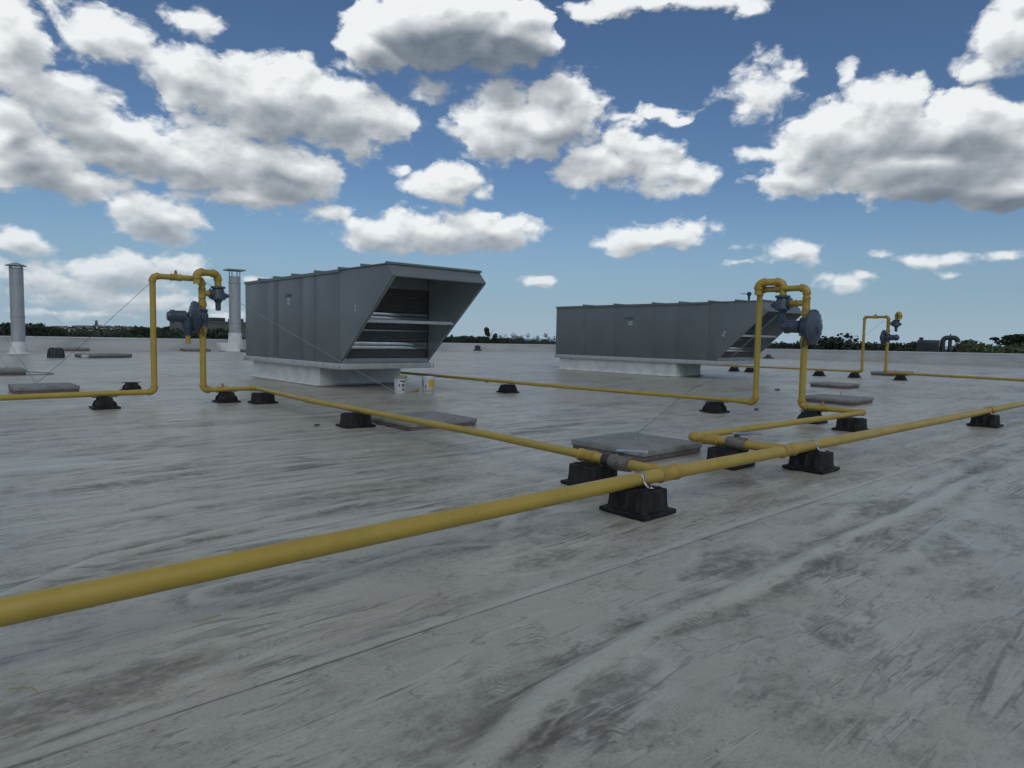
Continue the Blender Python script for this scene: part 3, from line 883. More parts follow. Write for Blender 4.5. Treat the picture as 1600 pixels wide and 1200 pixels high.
u1 = rooftop_unit('blue grey rooftop unit with wide open intake hood beside the vent stack', 8.10, 2.70, 15.70, 22.30, .515, .67, 3.03, 13.21, 2.755, 13.47,
                  [15.775, 17.145, 18.025, 19.85, 20.47], [14.62, 15.78, 17.15, 18.6, 19.91, 21.1], (8.2, 10.75, 17.10, 21.9),
                  {'trims': [19.95, 19.75, 18.10, 17.22], 'marks': [(18.87, 2.51, .50, .15, 'logo', 0), (18.90, 2.31, .16, .15, 'stick', 0), (18.90, 2.42, .17, .07, 'stick', 0), (14.965, 2.06, .05, .16, 'stick', .1)]})
u2 = rooftop_unit('longer blue grey rooftop unit standing behind the right-hand yellow riser loop', 22.20, 2.70, 13.60, 22.0, .535, .69, 2.85, 11.70, 2.50, 11.95,
                  [13.99, 15.35, 16.49, 18.48, 20.24], [12.92, 14.02, 15.31, 16.58, 18.56, 20.31], (22.25, 23.95, 15.40, 21.75),
                  {'trims': [16.6, 15.43], 'marks': [(17.69, 2.31, .50, .13, 'logo', 0), (17.68, 2.10, .20, .14, 'stick', 0), (13.35, 1.69, .08, .2, 'stick', .5)]}, True)
bm = NB()
lathe(bm, [(0, .035), (.2, .045), (.22, .075), (.29, .085), (.32, .06), (.34, .03)], (.42, -.95, 2.85 + .028), (0, 0, 1), 14)
tube(bm, [(.42, -.95, 3.15), (.42, -.62, 3.16)], .012, 8)
obj('roof_sensor', bm, M['dark'], u2)

# ------------------------------------------------------------------ gas piping helpers
ELB = {}


def section(root, pts, r, m='yellow', seg=20, name='pipe_section'):
    bm = NB(); tube(bm, pts, r, seg); return obj(name, bm, M[m], root, smooth=50)


def elbow(root, a, c, b, r, rb=None, m='yellow2'):
    rb = rb or r * 1.55
    pts = arc(a, c, b, rb, 8)
    bm = NB()
    tube(bm, pts, r * 1.13, 20)
    for p, d in ((pts[0], pts[0] - pts[1]), (pts[-1], pts[-1] - pts[-2])):
        d = d.normalized()
        lathe(bm, [(-.02, r * 1.12), (-.015, r * 1.24), (.025, r * 1.24), (.03, r * 1.1)], p, d, 20)
    o = obj('elbow', bm, M[m], root, smooth=45)
    return pts[0], pts[-1]


def run(root, pts, r, corners=True, m='yellow'):
    """pipe through pts: a straight section between fittings, an elbow at every inner point"""
    pts = [Vector(p) for p in pts]
    start = pts[0]
    for i in range(1, len(pts)):
        if i < len(pts) - 1:
            p0, p1 = elbow(root, pts[i - 1], pts[i], pts[i + 1], r)
            section(root, [start, p0], r, m); start = p1
        else:
            section(root, [start, pts[i]], r, m)


def coupling(root, p, d, r, L=.16, m='yellow2', name='coupling', bulge=1.28):
    bm = NB()
    lathe(bm, [(-L / 2, r * 1.02), (-L / 2 + .005, r * bulge), (-L / 2 + .03, r * bulge), (-L / 2 + .036, r * 1.14), (L / 2 - .036, r * 1.14),
               (L / 2 - .03, r * bulge), (L / 2 - .005, r * bulge), (L / 2, r * 1.02)], p, d, 22)
    return obj(name, bm, M[m], root, smooth=40)


def union(root, p, d, r, L=.18):
    bm = NB(); p = Vector(p); d = Vector(d).normalized()
    lathe(bm, [(-L / 2, r * 1.02), (-L / 2 + .004, r * 1.2), (-L * .2, r * 1.22), (-L * .18, r * 1.35)], p, d, 20)
    lathe(bm, [(-L * .18, r * 1.3), (-L * .17, r * 1.52), (L * .17, r * 1.52), (L * .18, r * 1.3)], p, d, 8)
    lathe(bm, [(L * .18, r * 1.35), (L * .2, r * 1.22), (L / 2 - .004, r * 1.2), (L / 2, r * 1.02)], p, d, 20)
    return obj('union', bm, M['yellow2'], root, smooth=30)


def tee(root, p, d, b, r, rb, L=.26, lb=.15):
    p = Vector(p); d = Vector(d).normalized(); b = Vector(b).normalized()
    bm = NB()
    lathe(bm, [(-L / 2, r * 1.02), (-L / 2 + .004, r * 1.22), (-L / 2 + .035, r * 1.22), (-L / 2 + .045, r * 1.12), (L / 2 - .045, r * 1.12), (L / 2 - .035, r * 1.22), (L / 2 - .004, r * 1.22), (L / 2, r * 1.02)], p, d, 24)
    lathe(bm, [(0, rb * 1.12), (lb - .04, rb * 1.12), (lb - .03, rb * 1.25), (lb - .003, rb * 1.25), (lb, rb * 1.02)], p, b, 22)
    return obj('tee', bm, M['yellow2'], root, smooth=40)


def plug_tee(root, p, d, r, up=Vector((0, 0, 1))):
    o = tee(root, p, d, up, r, r * .45, .20, r * 1.5)
    bm = NB()
    lathe(bm, [(r * 1.5, r * .4), (r * 1.7, r * .5), (r * 2.1, r * .5), (r * 2.15, r * .28), (r * 2.5, r * .28)], p, up, 10)
    obj('plug', bm, M['yellow2'], o)


def ball_valve(root, p, d, r, handle=.30, black=True):
    """steel ball valve with a lever lying along -d"""
    p = Vector(p); d = Vector(d).normalized(); side = Vector((d.y, -d.x, 0))
    bm = NB()
    lathe(bm, [(-.12, r * 1.15), (-.115, r * 1.4), (-.075, r * 1.45), (-.07, r * 1.3), (-.055, r * 1.5), (.055, r * 1.55), (.075, r * 1.35), (.11, r * 1.35), (.115, r * 1.15)], p, d, 20)
    v = obj('ball_valve', bm, M['valve'], root, smooth=35)
    bm = NB(); lathe(bm, [(r * 1.3, .028), (r * 2.0, .028), (r * 2.02, .02), (r * 2.4, .016)], p, (0, 0, 1), 12)
    obj('stem', bm, M['dark'], v)
    bm = NB()
    z = Vector((0, 0, r * 2.2))
    A = p + z + d * .05; B = p + z - d * .07 + Vector((0, 0, .012)); C_ = p + z - d * handle + Vector((0, 0, .035))
    tube(bm, [A, p + z, B, C_], .012, 8, radii=[.014, .02, .013, .015])
    obj('lever', bm, M['steel'], v)
    bm = NB()                                            # locking plate beside the stem
    q0 = p + z * .93 - d * .03 + side * .03
    mt = Matrix.Translation(q0) @ Matrix(((side.x, -d.x, 0, 0), (side.y, -d.y, 0, 0), (0, 0, 1, 0), (0, 0, 0, 1)))
    box(bm, -.025, .025, 0, .13, -.004, .004, .002, mt)
    obj('locking_plate', bm, M['galv'], v)
    return v


ZP = .265
# the header: one straight 4 inch main crossing the roof
mainp = thing('gas_main_pipe', 'long thick yellow gas main crossing the roof from the left foreground', 'gas pipe')
HY = lambda x: float(np.interp(x, [-4, .2, 4.8, 6.88, 14.4, 30], [3.29, 3.31, 3.37, 3.335, 3.275, 3.2]))
T1, T2, CP = 4.80, 6.88, 14.38
segs = [(-5, T1 - .11), (T1 + .11, T2 - .11), (T2 + .11, CP - .07), (CP + .07, 34)]
for a, b in segs:
    xs = [a] + [x for x in (.2, 2.5) if a < x < b] + [b]
    section(mainp, [(x, HY(x), ZP) for x in xs], .0575, seg=32)
tee(mainp, (T1, HY(T1), ZP), (1, 0, 0), (.02, 1, 0), .0575, .050)
tee(mainp, (T2, HY(T2), ZP), (1, 0, 0), (0, 1, 0), .0575, .050)
coupling(mainp, (CP, HY(CP), ZP), (1, 0, 0), .0575, .2, 'rust')

# left branch to the first regulator loop
br = thing('gas_branch_pipe', 'yellow branch pipe with grey ball valve running from the main to the left loop', 'gas pipe')
y0 = HY(T1) + .15
section(br, [(T1 + .003, y0, ZP), (4.845, 3.80, ZP)], .049)
ball_valve(br, (4.855, 3.93, ZP), (.03, 1, 0), .049)
section(br, [(4.863, 4.02, ZP), (4.868, 4.14, ZP)], .060, 'black', name='pipe_tape')
section(br, [(4.867, 4.13, ZP), (4.874, 4.27, ZP)], .050)
coupling(br, (4.88, 4.36, ZP), (.03, 1, 0), .049, .22)
section(br, [(4.888, 4.45, ZP), (4.99, 6.07, ZP), (5.01, 8.6, ZP), (5.035, 10.9, ZP)], .0435)
coupling(br, (5.05, 11.0, ZP), (.05, 1, 0), .0435, .2)
pe0, pe1 = elbow(br, (5.05, 11.1, ZP), (5.25, 13.93, ZP), (4.4, 13.93, ZP), .0435)
section(br, [(5.055, 11.08, ZP), pe0], .0435)
section(br, [pe1, (4.74, 13.93, ZP)], .0435)

# right branch: valve, elbow, long arm, elbow, up to the second loop
br2 = thing('gas_branch_pipe', 'yellow branch pipe doubling back from its grey ball valve to the right loop', 'gas pipe')
section(br2, [(T2, HY(T2) + .15, ZP), (T2 - .005, 3.80, ZP)], .049)
ball_valve(br2, (T2 - .005, 3.92, ZP), (-.005, 1, 0), .049)
section(br2, [(T2 - .006, 4.02, ZP), (T2 - .008, 4.16, ZP)], .049)
coupling(br2, (T2 - .01, 4.24, ZP), (0, 1, 0), .049, .2)
e0, e1 = elbow(br2, (T2 - .01, 4.3, ZP), (T2 - .02, 4.52, ZP), (8, 4.51, ZP), .045)
section(br2, [(T2 - .01, 4.32, ZP), e0], .045)
e2, e3 = elbow(br2, (8, 4.51, ZP), (11.82, 4.44, ZP), (11.84, 5.2, ZP), .042)
section(br2, [e1, e2], .042)
section(br2, [e3, (11.85, 5.03, ZP)], .042)

# ------------------------------------------------------------------ regulator loops
def regulator_loop(label, loc, rz, W, top, disc, tower, rel, gn, gy, inlet):
    """local x runs from the plain riser (0) to the regulator riser (W); disc/tower/rel give the side of the diaphragm, spring tower and relief valve"""
    t = thing('gas_regulator_loop', label, 'gas regulator', loc, rz)
    r = .058
    z0 = ZP
    run(t, [(-.36 if inlet == 'straight' else 0, 0 if inlet == 'straight' else .36, z0), (0, 0, z0), (0, 0, top), (W * .46 - .09, 0, top)], r * .92)
    plug_tee(t, Vector((W * .46, 0, top)), (1, 0, 0), r * .95)
    p0, p1 = elbow(t, (W * .46, 0, top), (W, 0, top), (W, 0, top - .5), r)
    section(t, [(W * .46 + .09, 0, top), p0], r * .92)
    zt_ = top - .27                                       # tee to the relief valve
    section(t, [p1, (W, 0, zt_ + .08)], r)
    tee(t, (W, 0, zt_), (0, 0, 1), (rel, 0, 0), r, r * .8, .22, .13)
    zr = 1.69
    section(t, [(W, 0, zt_ - .09), (W, 0, zr + .15)], r)
    union(t, (W, 0, zr + .25), (0, 0, 1), r)
    union(t, (W, 0, zr - .25), (0, 0, 1), r)
    # regulator body with its diaphragm case and spring tower
    bm = NB()
    lathe(bm, [(-.16, r * 1.2), (-.158, .10), (-.11, .10), (-.10, .085), (-.06, .11), (.06, .11), (.10, .085), (.11, .10), (.158, .10), (.16, r * 1.2)], (W, 0, zr), (0, 0, 1), 22)
    reg = obj('regulator_body', bm, M['reg'], t, smooth=35)
    dx = disc * .035
    bm = NB()
    prof = [(0, .085), (.03, .10), (.05, .18), (.065, .262), (.085, .285), (.09, .312), (.128, .312), (.134, .286), (.15, .262), (.175, .20), (.19, .125), (.20, .11), (.23, .10), (.24, .04)]
    lathe(bm, prof, (W + dx, 0, zr), (disc, 0, 0), 36)
    dc = obj('diaphragm_case', bm, M['reg'], reg, smooth=30)
    bm = NB()
    for i in range(16):
        a = 2 * PI * i / 16
        lathe(bm, [(.075, .013), (.142, .013)], (W + dx, math.cos(a) * .298, zr + math.sin(a) * .298), (disc, 0, 0), 6)
    obj('case_bolt', bm, M['reg'], dc)['kind'] = 'stuff'
    s0 = (disc * .29) if tower == disc else tower * .08
    bm = NB()
    lathe(bm, [(0, .08), (.02, .115), (.21, .11), (.22, .125), (.28, .125), (.29, .10), (.34, .08), (.35, .02)], (W + s0, 0, zr + .005), (tower, 0, 0), 22)
    obj('spring_tower', bm, M['reg'], reg, smooth=35)
    if tower == disc:
        section(t, [(W + disc * .27, 0, zr - .34), (W + disc * .27, 0, zr - .52)], .045, 'yellow2', 14, 'vent_stub')
        bm = NB(); lathe(bm, [(0, .12), (.20, .10), (.32, .06), (.36, .05)], (W + disc * .27, 0, zr), (0, 0, -1), 18)
        obj('vent_boss', bm, M['reg'], reg)
    bm = NB()                                             # control line
    tube(bm, [(W + dx * 1.2, -.10, zr - .18), (W + dx * .9, -.13, zr - .26), (W + dx * .3, -.10, zr - .33), (W, -.055, zr - .36)], .010, 8)
    obj('control_line', bm, M['reg'], t)
    # relief valve and its gooseneck
    xr = W + rel * .30
    if rel < 0:
        xr = W - .44
    section(t, [(W + rel * .11, 0, zt_), (xr + (-rel) * .10, 0, zt_)], r * .72)
    coupling(t, ((W + rel * .13 + xr - rel * .10) / 2 , 0, zt_), (rel, 0, 0), r * .8, .13, bulge=1.4)
    bm = NB()
    lathe(bm, [(.15, .115), (.145, .135), (.11, .135), (.10, .10), (.06, .12), (-.04, .125), (-.07, .135), (-.10, .135), (-.12, .09), (-.16, .065), (-.17, .055), (-.32, .05), (-.33, .03)], (xr, 0, zt_), (0, 0, 1), 22)
    lathe(bm, [(.06, .075), (.13, .075), (.135, .10), (.16, .10)], (xr, 0, zt_), (-rel, 0, 0), 16)
    lathe(bm, [(.06, .06), (.15, .055), (.155, .04), (.2, .035)], (xr, -.02, zt_ - .03), (rel, 0, 0), 14)
    rv = obj('relief_valve', bm, M['reg'], t, smooth=35)
    bm = NB()
    for i in range(8):
        a = 2 * PI * i / 8 + .2
        lathe(bm, [(-.115, .016), (-.055, .016)], (xr + math.cos(a) * .118, math.sin(a) * .118, zt_), (0, 0, 1), 6)
    obj('relief_bolt', bm, M['reg'], rv)['kind'] = 'stuff'
    rg = r * 1.12
    zg = top + .125
    A = Vector((xr, 0, zt_ + .15)); B = Vector((xr, 0, zg)); C_ = Vector((xr + gn, gy, zg)); D_ = Vector((xr + gn, gy, zg - .23))
    rb = min(.105, (C_ - B).length * .47)
    p0, p1 = elbow(t, A, B, C_, rg, rb)
    section(t, [A, p0], rg)
    p2, p3 = elbow(t, B, C_, D_, rg, rb)
    if (p2 - p1).length > .01:
        section(t, [p1, p2], rg)
    section(t, [p3, D_], rg)
    # drop to the roof and the outlet's first fitting
    section(t, [(W, 0, zr - .16), (W, 0, zr - .17)], r)
    q0, q1 = elbow(t, (W, 0, 1), (W, 0, z0), ((W + .4, 0, z0) if inlet == 'straight' else (W + .4, 0, z0)), r)
    section(t, [(W, 0, zr - .33), q0], r)
    section(t, [q1, (W + .30, 0, z0)], r * .85)
    plug_tee(t, Vector((W + .37, 0, z0)), (1, 0, 0), r * .85)
    section(t, [(W + .45, 0, z0), (W + .53, 0, z0)], r * .8)
    section(t, [(W, 0, zr + .15), (W, 0, zr + .16)], r)
    return t


l1 = regulator_loop('yellow gas regulator loop left of the hooded unit, spring tower pointing left', (3.34, 13.90, 0), 0, .875, 2.43, -1, -1, 1, -.44, -.15, 'straight')
l2 = regulator_loop('large yellow gas regulator loop on the right with round blue grey diaphragm case', (11.89, 6.43, 0), -PI / 2, .89, 2.385, 1, -1, -1, -.41, -.14, 'straight')
l3 = regulator_loop('small distant yellow gas regulator loop right of the longer unit', (29.5, 11.27, 0), -PI / 2, .92, 2.53, -1, 1, 1, .17, -.12, 'straight')

# outlets
def outlet(label, pts, r):
    t = thing('gas_outlet_pipe', label, 'gas pipe')
    section(t, pts, r)
    return t


outlet('thin yellow gas pipe leaving the left edge of the photo from the left loop', [(2.99, 13.90, ZP), (1.0, 13.78, ZP), (-8, 13.4, ZP)], .050)
o2 = outlet('thin yellow gas pipe running from the right loop back behind the hooded unit', [(11.88, 6.78, ZP), (11.40, 12.2, ZP), (11.22, 18.2, ZP), (11.2, 20.2, ZP)], .040)
coupling(o2, (11.86, 7.05, ZP), (0, 1, 0), .040, .16); coupling(o2, (11.41, 12.9, ZP), (0, 1, 0), .040, .16)
outlet('far thin yellow gas pipe running from the small loop behind the longer unit', [(29.5, 11.62, ZP), (29.4, 14.5, ZP), (29.2, 20.5, ZP)], .042)
outlet('far yellow gas pipe leaving the right edge of the photo from the small loop', [(29.5, 9.83, ZP), (28.72, 5.62, ZP), (27.6, -1.0, ZP)], .048)

# ------------------------------------------------------------------ pipe supports
def make_support(label, loc, rz, strap=None, topbar=True):
    t = thing('pipe_support', label, 'pipe support', loc, rz, 'black plastic pipe supports')
    # local x = along the pipe
    bm = NB(); box(bm, -.215, .215, -.215, .215, .0, .034, .008); obj('base_plate', bm, M['rubber'], t)
    prof = [(-.155, .033), (-.150, .075), (-.132, .118), (-.100, .145), (-.092, .150), (-.088, .196), (.088, .196), (.092, .150), (.100, .145), (.132, .118), (.150, .075), (.155, .033)]
    bm = NB(); prism(bm, prof, 1, -.165, .165, .004); obj('block', bm, M['rubber'], t)
    for y0 in (-.178, -.105, .085, .158):                 # ribs that wrap over the shoulders
        bm = NB(); prism(bm, [(x * 1.09, z + (.004 if z > .1 else 0)) for x, z in prof], 1, y0, y0 + .022, .003); obj('rib', bm, M['rubber'], t)
    for sx in (-1, 1):                                    # gussets on the ends of the block
        for x0_ in (-.09, -.015, .06):
            bm = NB()
            prism(bm, [(sx * .166, .034), (sx * .198, .034), (sx * .176, .185), (sx * .166, .185)], 0, x0_, x0_ + .03, .002)
            obj('gusset', bm, M['rubber'], t)
    if topbar:
        bm = NB(); box(bm, -.20, .20, -.026, .026, .197, .2075, .002); obj('saddle_strip', bm, M['rubber'], t)
    return t


def make_square_support(label, loc, rz, strap=None):
    """taller straight-sided block with fluted faces"""
    t = thing('pipe_support', label, 'pipe support', loc, rz, 'black plastic pipe supports')
    bm = NB(); box(bm, -.215, .215, -.230, .230, .0, .036, .007); obj('base_plate', bm, M['rubber'], t)
    bm = NB()
    secs = [(.036, .180, .198), (.050, .170, .188), (.09, .164, .182), (.196, .160, .178), (.2005, .155, .173)]
    rows = []
    for z, a, b in secs:
        ring = []
        for (cx, cy, a0) in ((1, 1, 0), (-1, 1, PI / 2), (-1, -1, PI), (1, -1, 1.5 * PI)):
            for i in range(4):
                an = a0 + i * PI / 6
                ring.append(bm.verts.new((cx * (a - .018) + .018 * math.cos(an), cy * (b - .018) + .018 * math.sin(an), z)))
        rows.append(ring)
    for r0_, r1_ in zip(rows, rows[1:]):
        for j in range(16):
            bm.faces.new((r0_[j], r0_[(j + 1) % 16], r1_[(j + 1) % 16], r1_[j]))
    bm.faces.new(rows[-1])
    obj('block', bm, M['rubber'], t, smooth=40)
    for sx in (-1, 1):
        for y in (-.115, -.01, .095):
            bm = NB(); tube(bm, [(sx * .160, y, .04), (sx * .152, y, .12), (sx * .150, y, .192)], .03, 12, radii=[.034, .027, .022]); obj('flute', bm, M['rubber'], t)
        for x in (-.075, .065):
            bm = NB(); tube(bm, [(x, sx * .178, .04), (x, sx * .170, .12), (x, sx * .168, .192)], .03, 12, radii=[.034, .027, .022]); obj('flute', bm, M['rubber'], t)
    for sx in (-1, 1):                                    # raised lips either side of the pipe's seat
        bm = NB(); box(bm, -.13, .13, sx * .115 - .018, sx * .115 + .018, .2007, .212, .003); obj('seat_lip', bm, M['rubber'], t)
    if strap:
        add_strap(t, strap, ZP - loc[2])
    return t


def add_strap(t, strap, zc):
    bm = NB()
    r = strap + .003
    pts_ = [(0, -.15, .2145), (0, -.10, .2145), (0, -r * 1.02, zc - .012)] + [(0, -r * math.cos(a), zc + r * math.sin(a)) for a in [i * PI / 12 for i in range(13)]] + [(0, r * 1.02, zc - .012), (0, .10, .2145), (0, .15, .2145)]
    v0 = [bm.verts.new((-.016, p[1], p[2])) for p in pts_]; v1 = [bm.verts.new((.016, p[1], p[2])) for p in pts_]
    for i in range(len(pts_) - 1):
        bm.faces.new((v0[i], v0[i + 1], v1[i + 1], v1[i]))
    so_ = obj('strap', bm, M['galv'], t)
    md = so_.modifiers.new('thick', 'SOLIDIFY'); md.thickness = .0025; md.offset = 1
    bm = NB()
    for i in range(9):                                    # punched holes, seen as dark slots
        a = i * .22 - .1
        yy, zz = -r * math.cos(a), zc + r * math.sin(a)
        nrm = Vector((0, -math.cos(a), math.sin(a)))
        lathe(bm, [(.0028, .0055), (.0036, .0055)], (0, yy, zz), nrm, 8)
    obj('strap_hole', bm, M['ink'], so_)['kind'] = 'stuff'
    bm = NB(); lathe(bm, [(0, .016), (.003, .016), (.004, .010), (.012, .009)], (0, -.128, .2175), (0, 0, 1), 8); obj('strap_screw', bm, M['steel'], so_)


sq = make_square_support('near black pipe support with punched steel strap under the first tee of the main', (4.39, HY(4.39), .0), 0, strap=.0575)
make_square_support('black pipe support with steel band under the main just right of the second tee', (7.45, HY(7.45), 0), 0, strap=.0575)
make_square_support('black pipe support under the main beside the rusty coupling at the right edge', (14.12, HY(14.12), 0), 0, strap=.0575)
sb = make_square_support('black pipe support under the valve of the left branch, half hidden by the main', (4.87, 4.28, 0), PI / 2)
for (x, y, rz, lab) in [
        (6.87, 4.02, PI / 2, 'black pipe support under the valve of the doubled-back branch behind the main'),
        (5.02, 9.25, PI / 2, 'black pipe support under the middle of the left branch beside a paver'),
        (5.20, 13.40, PI / 2, 'black pipe support under the far elbow of the left branch'),
        (11.35, 4.45, 0, 'black pipe support under the outer elbow of the doubled-back branch')]:
    dup(sb, (x, y, 0), rz, lab)
sp = make_support('black pipe support under the outlet pipe left of the left loop', (2.52, 13.88, 0), 0)
for (x, y, rz, lab) in [
        (4.68, 13.97, 0, 'black pipe support under the plug tee right of the left loop'),
        (3.75, 17.6, 0, 'black pipe support standing alone behind the left outlet pipe'),
        (11.36, 12.95, PI / 2, 'black pipe support under the mid length of the pipe behind the right loop'),
        (11.87, 7.28, PI / 2, 'black pipe support nearest the foot of the plain right riser'),
        (11.86, 5.35, PI / 2, 'black pipe support at the foot of the regulator riser of the right loop'),
        (29.3, 17.0, PI / 2, 'far black pipe support left one of the close pair behind the longer unit'),
        (29.33, 16.2, PI / 2, 'far black pipe support right one of the close pair behind the longer unit'),
        (29.42, 13.0, PI / 2, 'far black pipe support alone between the right loop and the small loop'),
        (29.48, 11.55, PI / 2, 'far black pipe support at the foot of the plain small riser'),
        (29.40, 9.75, PI / 2, 'far black pipe support under the outlet of the small loop'),
        (11.22, 18.35, PI / 2, 'black pipe support half hidden behind the white bucket by the curb')]:
    dup(sp, (x, y, 0), rz, lab)

# ------------------------------------------------------------------ ballast pavers with wire anchors
def paver(label, x0, x1, y0, y1, z=.13, rz=0, anchor=None):
    cx, cy = (x0 + x1) / 2, (y0 + y1) / 2; a, b = (x1 - x0) / 2, (y1 - y0) / 2
    t = thing('ballast_paver', label, 'paver', (cx, cy, 0), rz, 'grey ballast pavers on brown mats')
    bm = NB(); box(bm, -a, a, -b, b, .004, z * .45, .006); obj('protection_mat', bm, M['matboard'], t)
    bm = NB(); box(bm, -a - .015, a + .015, -b - .015, b + .015, z * .45 + .002, z, .012); obj('slab', bm, M['slab'], t)
    if anchor:
        ax, ay = anchor[0] - cx, anchor[1] - cy
        bm = NB()
        lathe(bm, [(0, .035), (.008, .035), (.01, .012), (.04, .012)], (ax, ay, z), (0, 0, 1), 10)
        tube(bm, [(ax + .03 * math.sin(a_), ay, z + .07 - .03 * math.cos(a_)) for a_ in [i * 2 * PI / 12 for i in range(13)]], .007, 6, caps=False)
        obj('eye_bolt', bm, M['galv_d'], t)
    return t


pF = paver('nearest grey ballast paver lying behind the main between the two tees', 6.22, 7.38, 4.70, 5.82, .13, 0, (6.93, 5.38))
bm = NB(); box(bm, .40, .52, -.53, -.42, .006, .05, .004); obj('wood_block', bm, M['straw'], pF)
paver('grey ballast paver half hidden under the left branch pipe', 5.42, 6.62, 8.30, 9.5, .12, 0, (6.33, 9.1))
paver('grey ballast paver right of the foot of the right loop', 16.0, 17.25, 6.3, 7.5, .13, 0, (17.0, 6.95))
paver('smaller grey ballast paver behind the one at the right loop', 21.8, 22.9, 8.8, 9.9, .13)
paver('thin grey paver beyond the foot of the small far loop', 33.0, 35.4, 11.2, 12.2, .16)
paver('grey ballast paver with two wires at the left edge of the photo', 1.55, 2.72, 17.7, 18.9, .15, 0, (2.0, 18.3))
paver('grey ballast paver behind the left edge paver with a lifted corner', .9, 2.5, 25.2, 26.6, .17, 0, (2.1, 26.0))
paver('far grey paver to the right of the plain stack, farther one', 7.2, 8.7, 54.0 - 1.6, 53.6, .2)
pC = paver('far long grey paver near the dome drain', 6.3, 8.3, 39.4, 41.0, .2, .35)
bm = NB(); box(bm, -1.25, -1.02, -.5, -.2, .01, .16, .02); obj('paper_scrap', bm, M['white'], pC)
paver('far grey paver behind the foot of the left regulator riser', 14.6, 16.3, 51.9, 53.4, .2)
paver('small grey paver between the tall stack and the hooded unit', 17.9, 18.9, 49.2, 50.4, .22)
# loose grey sheet leaning at the left rear paver
bm = NB(); box(bm, -.5, .5, -.2, .2, 0, .02, .004, Matrix.Rotation(.10, 4, 'Y'))
tag(obj('loose_board', bm, M['slab'], None, (2.72, 25.4, .06)), 'thin grey board lying tilted beside the left rear paver', 'board')

# ------------------------------------------------------------------ buckets
def bucket(label, loc, rz, m_body, h=.42, r=.155):
    t = thing('bucket', label, 'bucket', loc, rz)
    bm = NB(); lathe(bm, [(0, r * .86), (.01, r * .9), (h - .07, r * .985), (h - .068, r * 1.05), (h - .05, r * 1.05), (h - .048, r), (h - .03, r), (h - .028, r * 1.06), (h, r * 1.06), (h, r * .98), (h - .02, r * .96)], (0, 0, 0), (0, 0, 1), 28)
    obj('pail', bm, m_body, t)
    bm = NB(); tube(bm, [(r * 1.06 * math.cos(a), r * 1.06 * math.sin(a) * .3 - r * .9, h - .06 - .13 * math.sin(a)) for a in [i * PI / 10 for i in range(11)]], .004, 6)
    obj('bail', bm, M['steel'], t)
    return t


def wrap(bm, r0_, a0, a1, z0, z1, off=.0015, n=8, r1_=None):
    """patch of a cylinder standing a hair off the pail"""
    r1_ = r1_ or r0_
    v0 = []; v1 = []
    for i in range(n + 1):
        a = a0 + (a1 - a0) * i / n
        v0.append(bm.verts.new(((r0_ + off) * math.cos(a), (r0_ + off) * math.sin(a), z0)))
        v1.append(bm.verts.new(((r1_ + off) * math.cos(a), (r1_ + off) * math.sin(a), z1)))
    for i in range(n):
        bm.faces.new((v0[i], v0[i + 1], v1[i + 1], v1[i]))


fac = -PI / 2 - .58                                       # side turned to the photographer
b1 = bucket('white plastic bucket with black print and greenish lid beside the curb', (8.83, 14.05, 0), 0, M['white'])
RB = lambda z: .155 * (.9 + (.085) * z / .35) + .001
M['lidgreen'] = mat('greenish_lid', (.20, .20, .10), .5, var=(.33, .33, .28), scale=20)
bm = NB(); lathe(bm, [(.40, .168), (.425, .168), (.43, .155), (.43, .01)], (0, 0, 0), (0, 0, 1), 28); wrap(bm, .166, fac - 1.4, fac + 1.3, .365, .40); obj('lid', bm, M['lidgreen'], b1)
bm = NB()
wrap(bm, RB(.30), fac - .05, fac + 1.0, .288, .318, r1_=RB(.32)); wrap(bm, RB(.26), fac + .35, fac + .75, .262, .272, r1_=RB(.27))
wrap(bm, RB(.22), fac + .25, fac + .75, .215, .24, r1_=RB(.24)); wrap(bm, RB(.2), fac + .3, fac + .75, .175, .205, r1_=RB(.2)); wrap(bm, RB(.2), fac - .25, fac - .05, .17, .235, r1_=RB(.23))
wrap(bm, RB(.1), fac + .35, fac + .6, .07, .13, r1_=RB(.13))
obj('label_print', bm, M['ink'], b1, smooth=0)
b2 = bucket('yellow and white bucket with pale lettering, standing right of the white bucket', (9.42, 13.72, 0), 0, M['white'])
bm = NB(); wrap(bm, RB(.14), fac + .05, fac + 1.35, .15, .34, r1_=RB(.34)); obj('yellow_label', bm, M['ylabel'], b2, smooth=0)
bm = NB(); wrap(bm, RB(.2), fac - 1.2, fac - .85, .15, .34, r1_=RB(.34)); wrap(bm, RB(.2), fac - .55, fac - .3, .13, .22, r1_=RB(.22)); obj('dark_label', bm, M['valve'], b2, smooth=0)
bm = NB()
for i in range(6):
    a = fac - .95 + i * .34
    wrap(bm, RB(.08) + .001, a, a + .07, .045, .115, r1_=RB(.11)); wrap(bm, RB(.08) + .001, a + .07, a + .20, .045, .06, r1_=RB(.06)); wrap(bm, RB(.08) + .001, a + .07, a + .20, .085, .098, r1_=RB(.1))
obj('lettering', bm, M['valve'], b2, smooth=0)
bm = NB(); tube(bm, [(0, 0, .02), (.10, .02, .03), (.22, .05, .045), (.30, .06, .045)], .02, 8, radii=[.012, .018, .03, .034])
tag(obj('paint_brush', bm, M['straw'], None, (9.02, 13.95, .012)), 'small yellowish brush lying between the two buckets', 'brush')

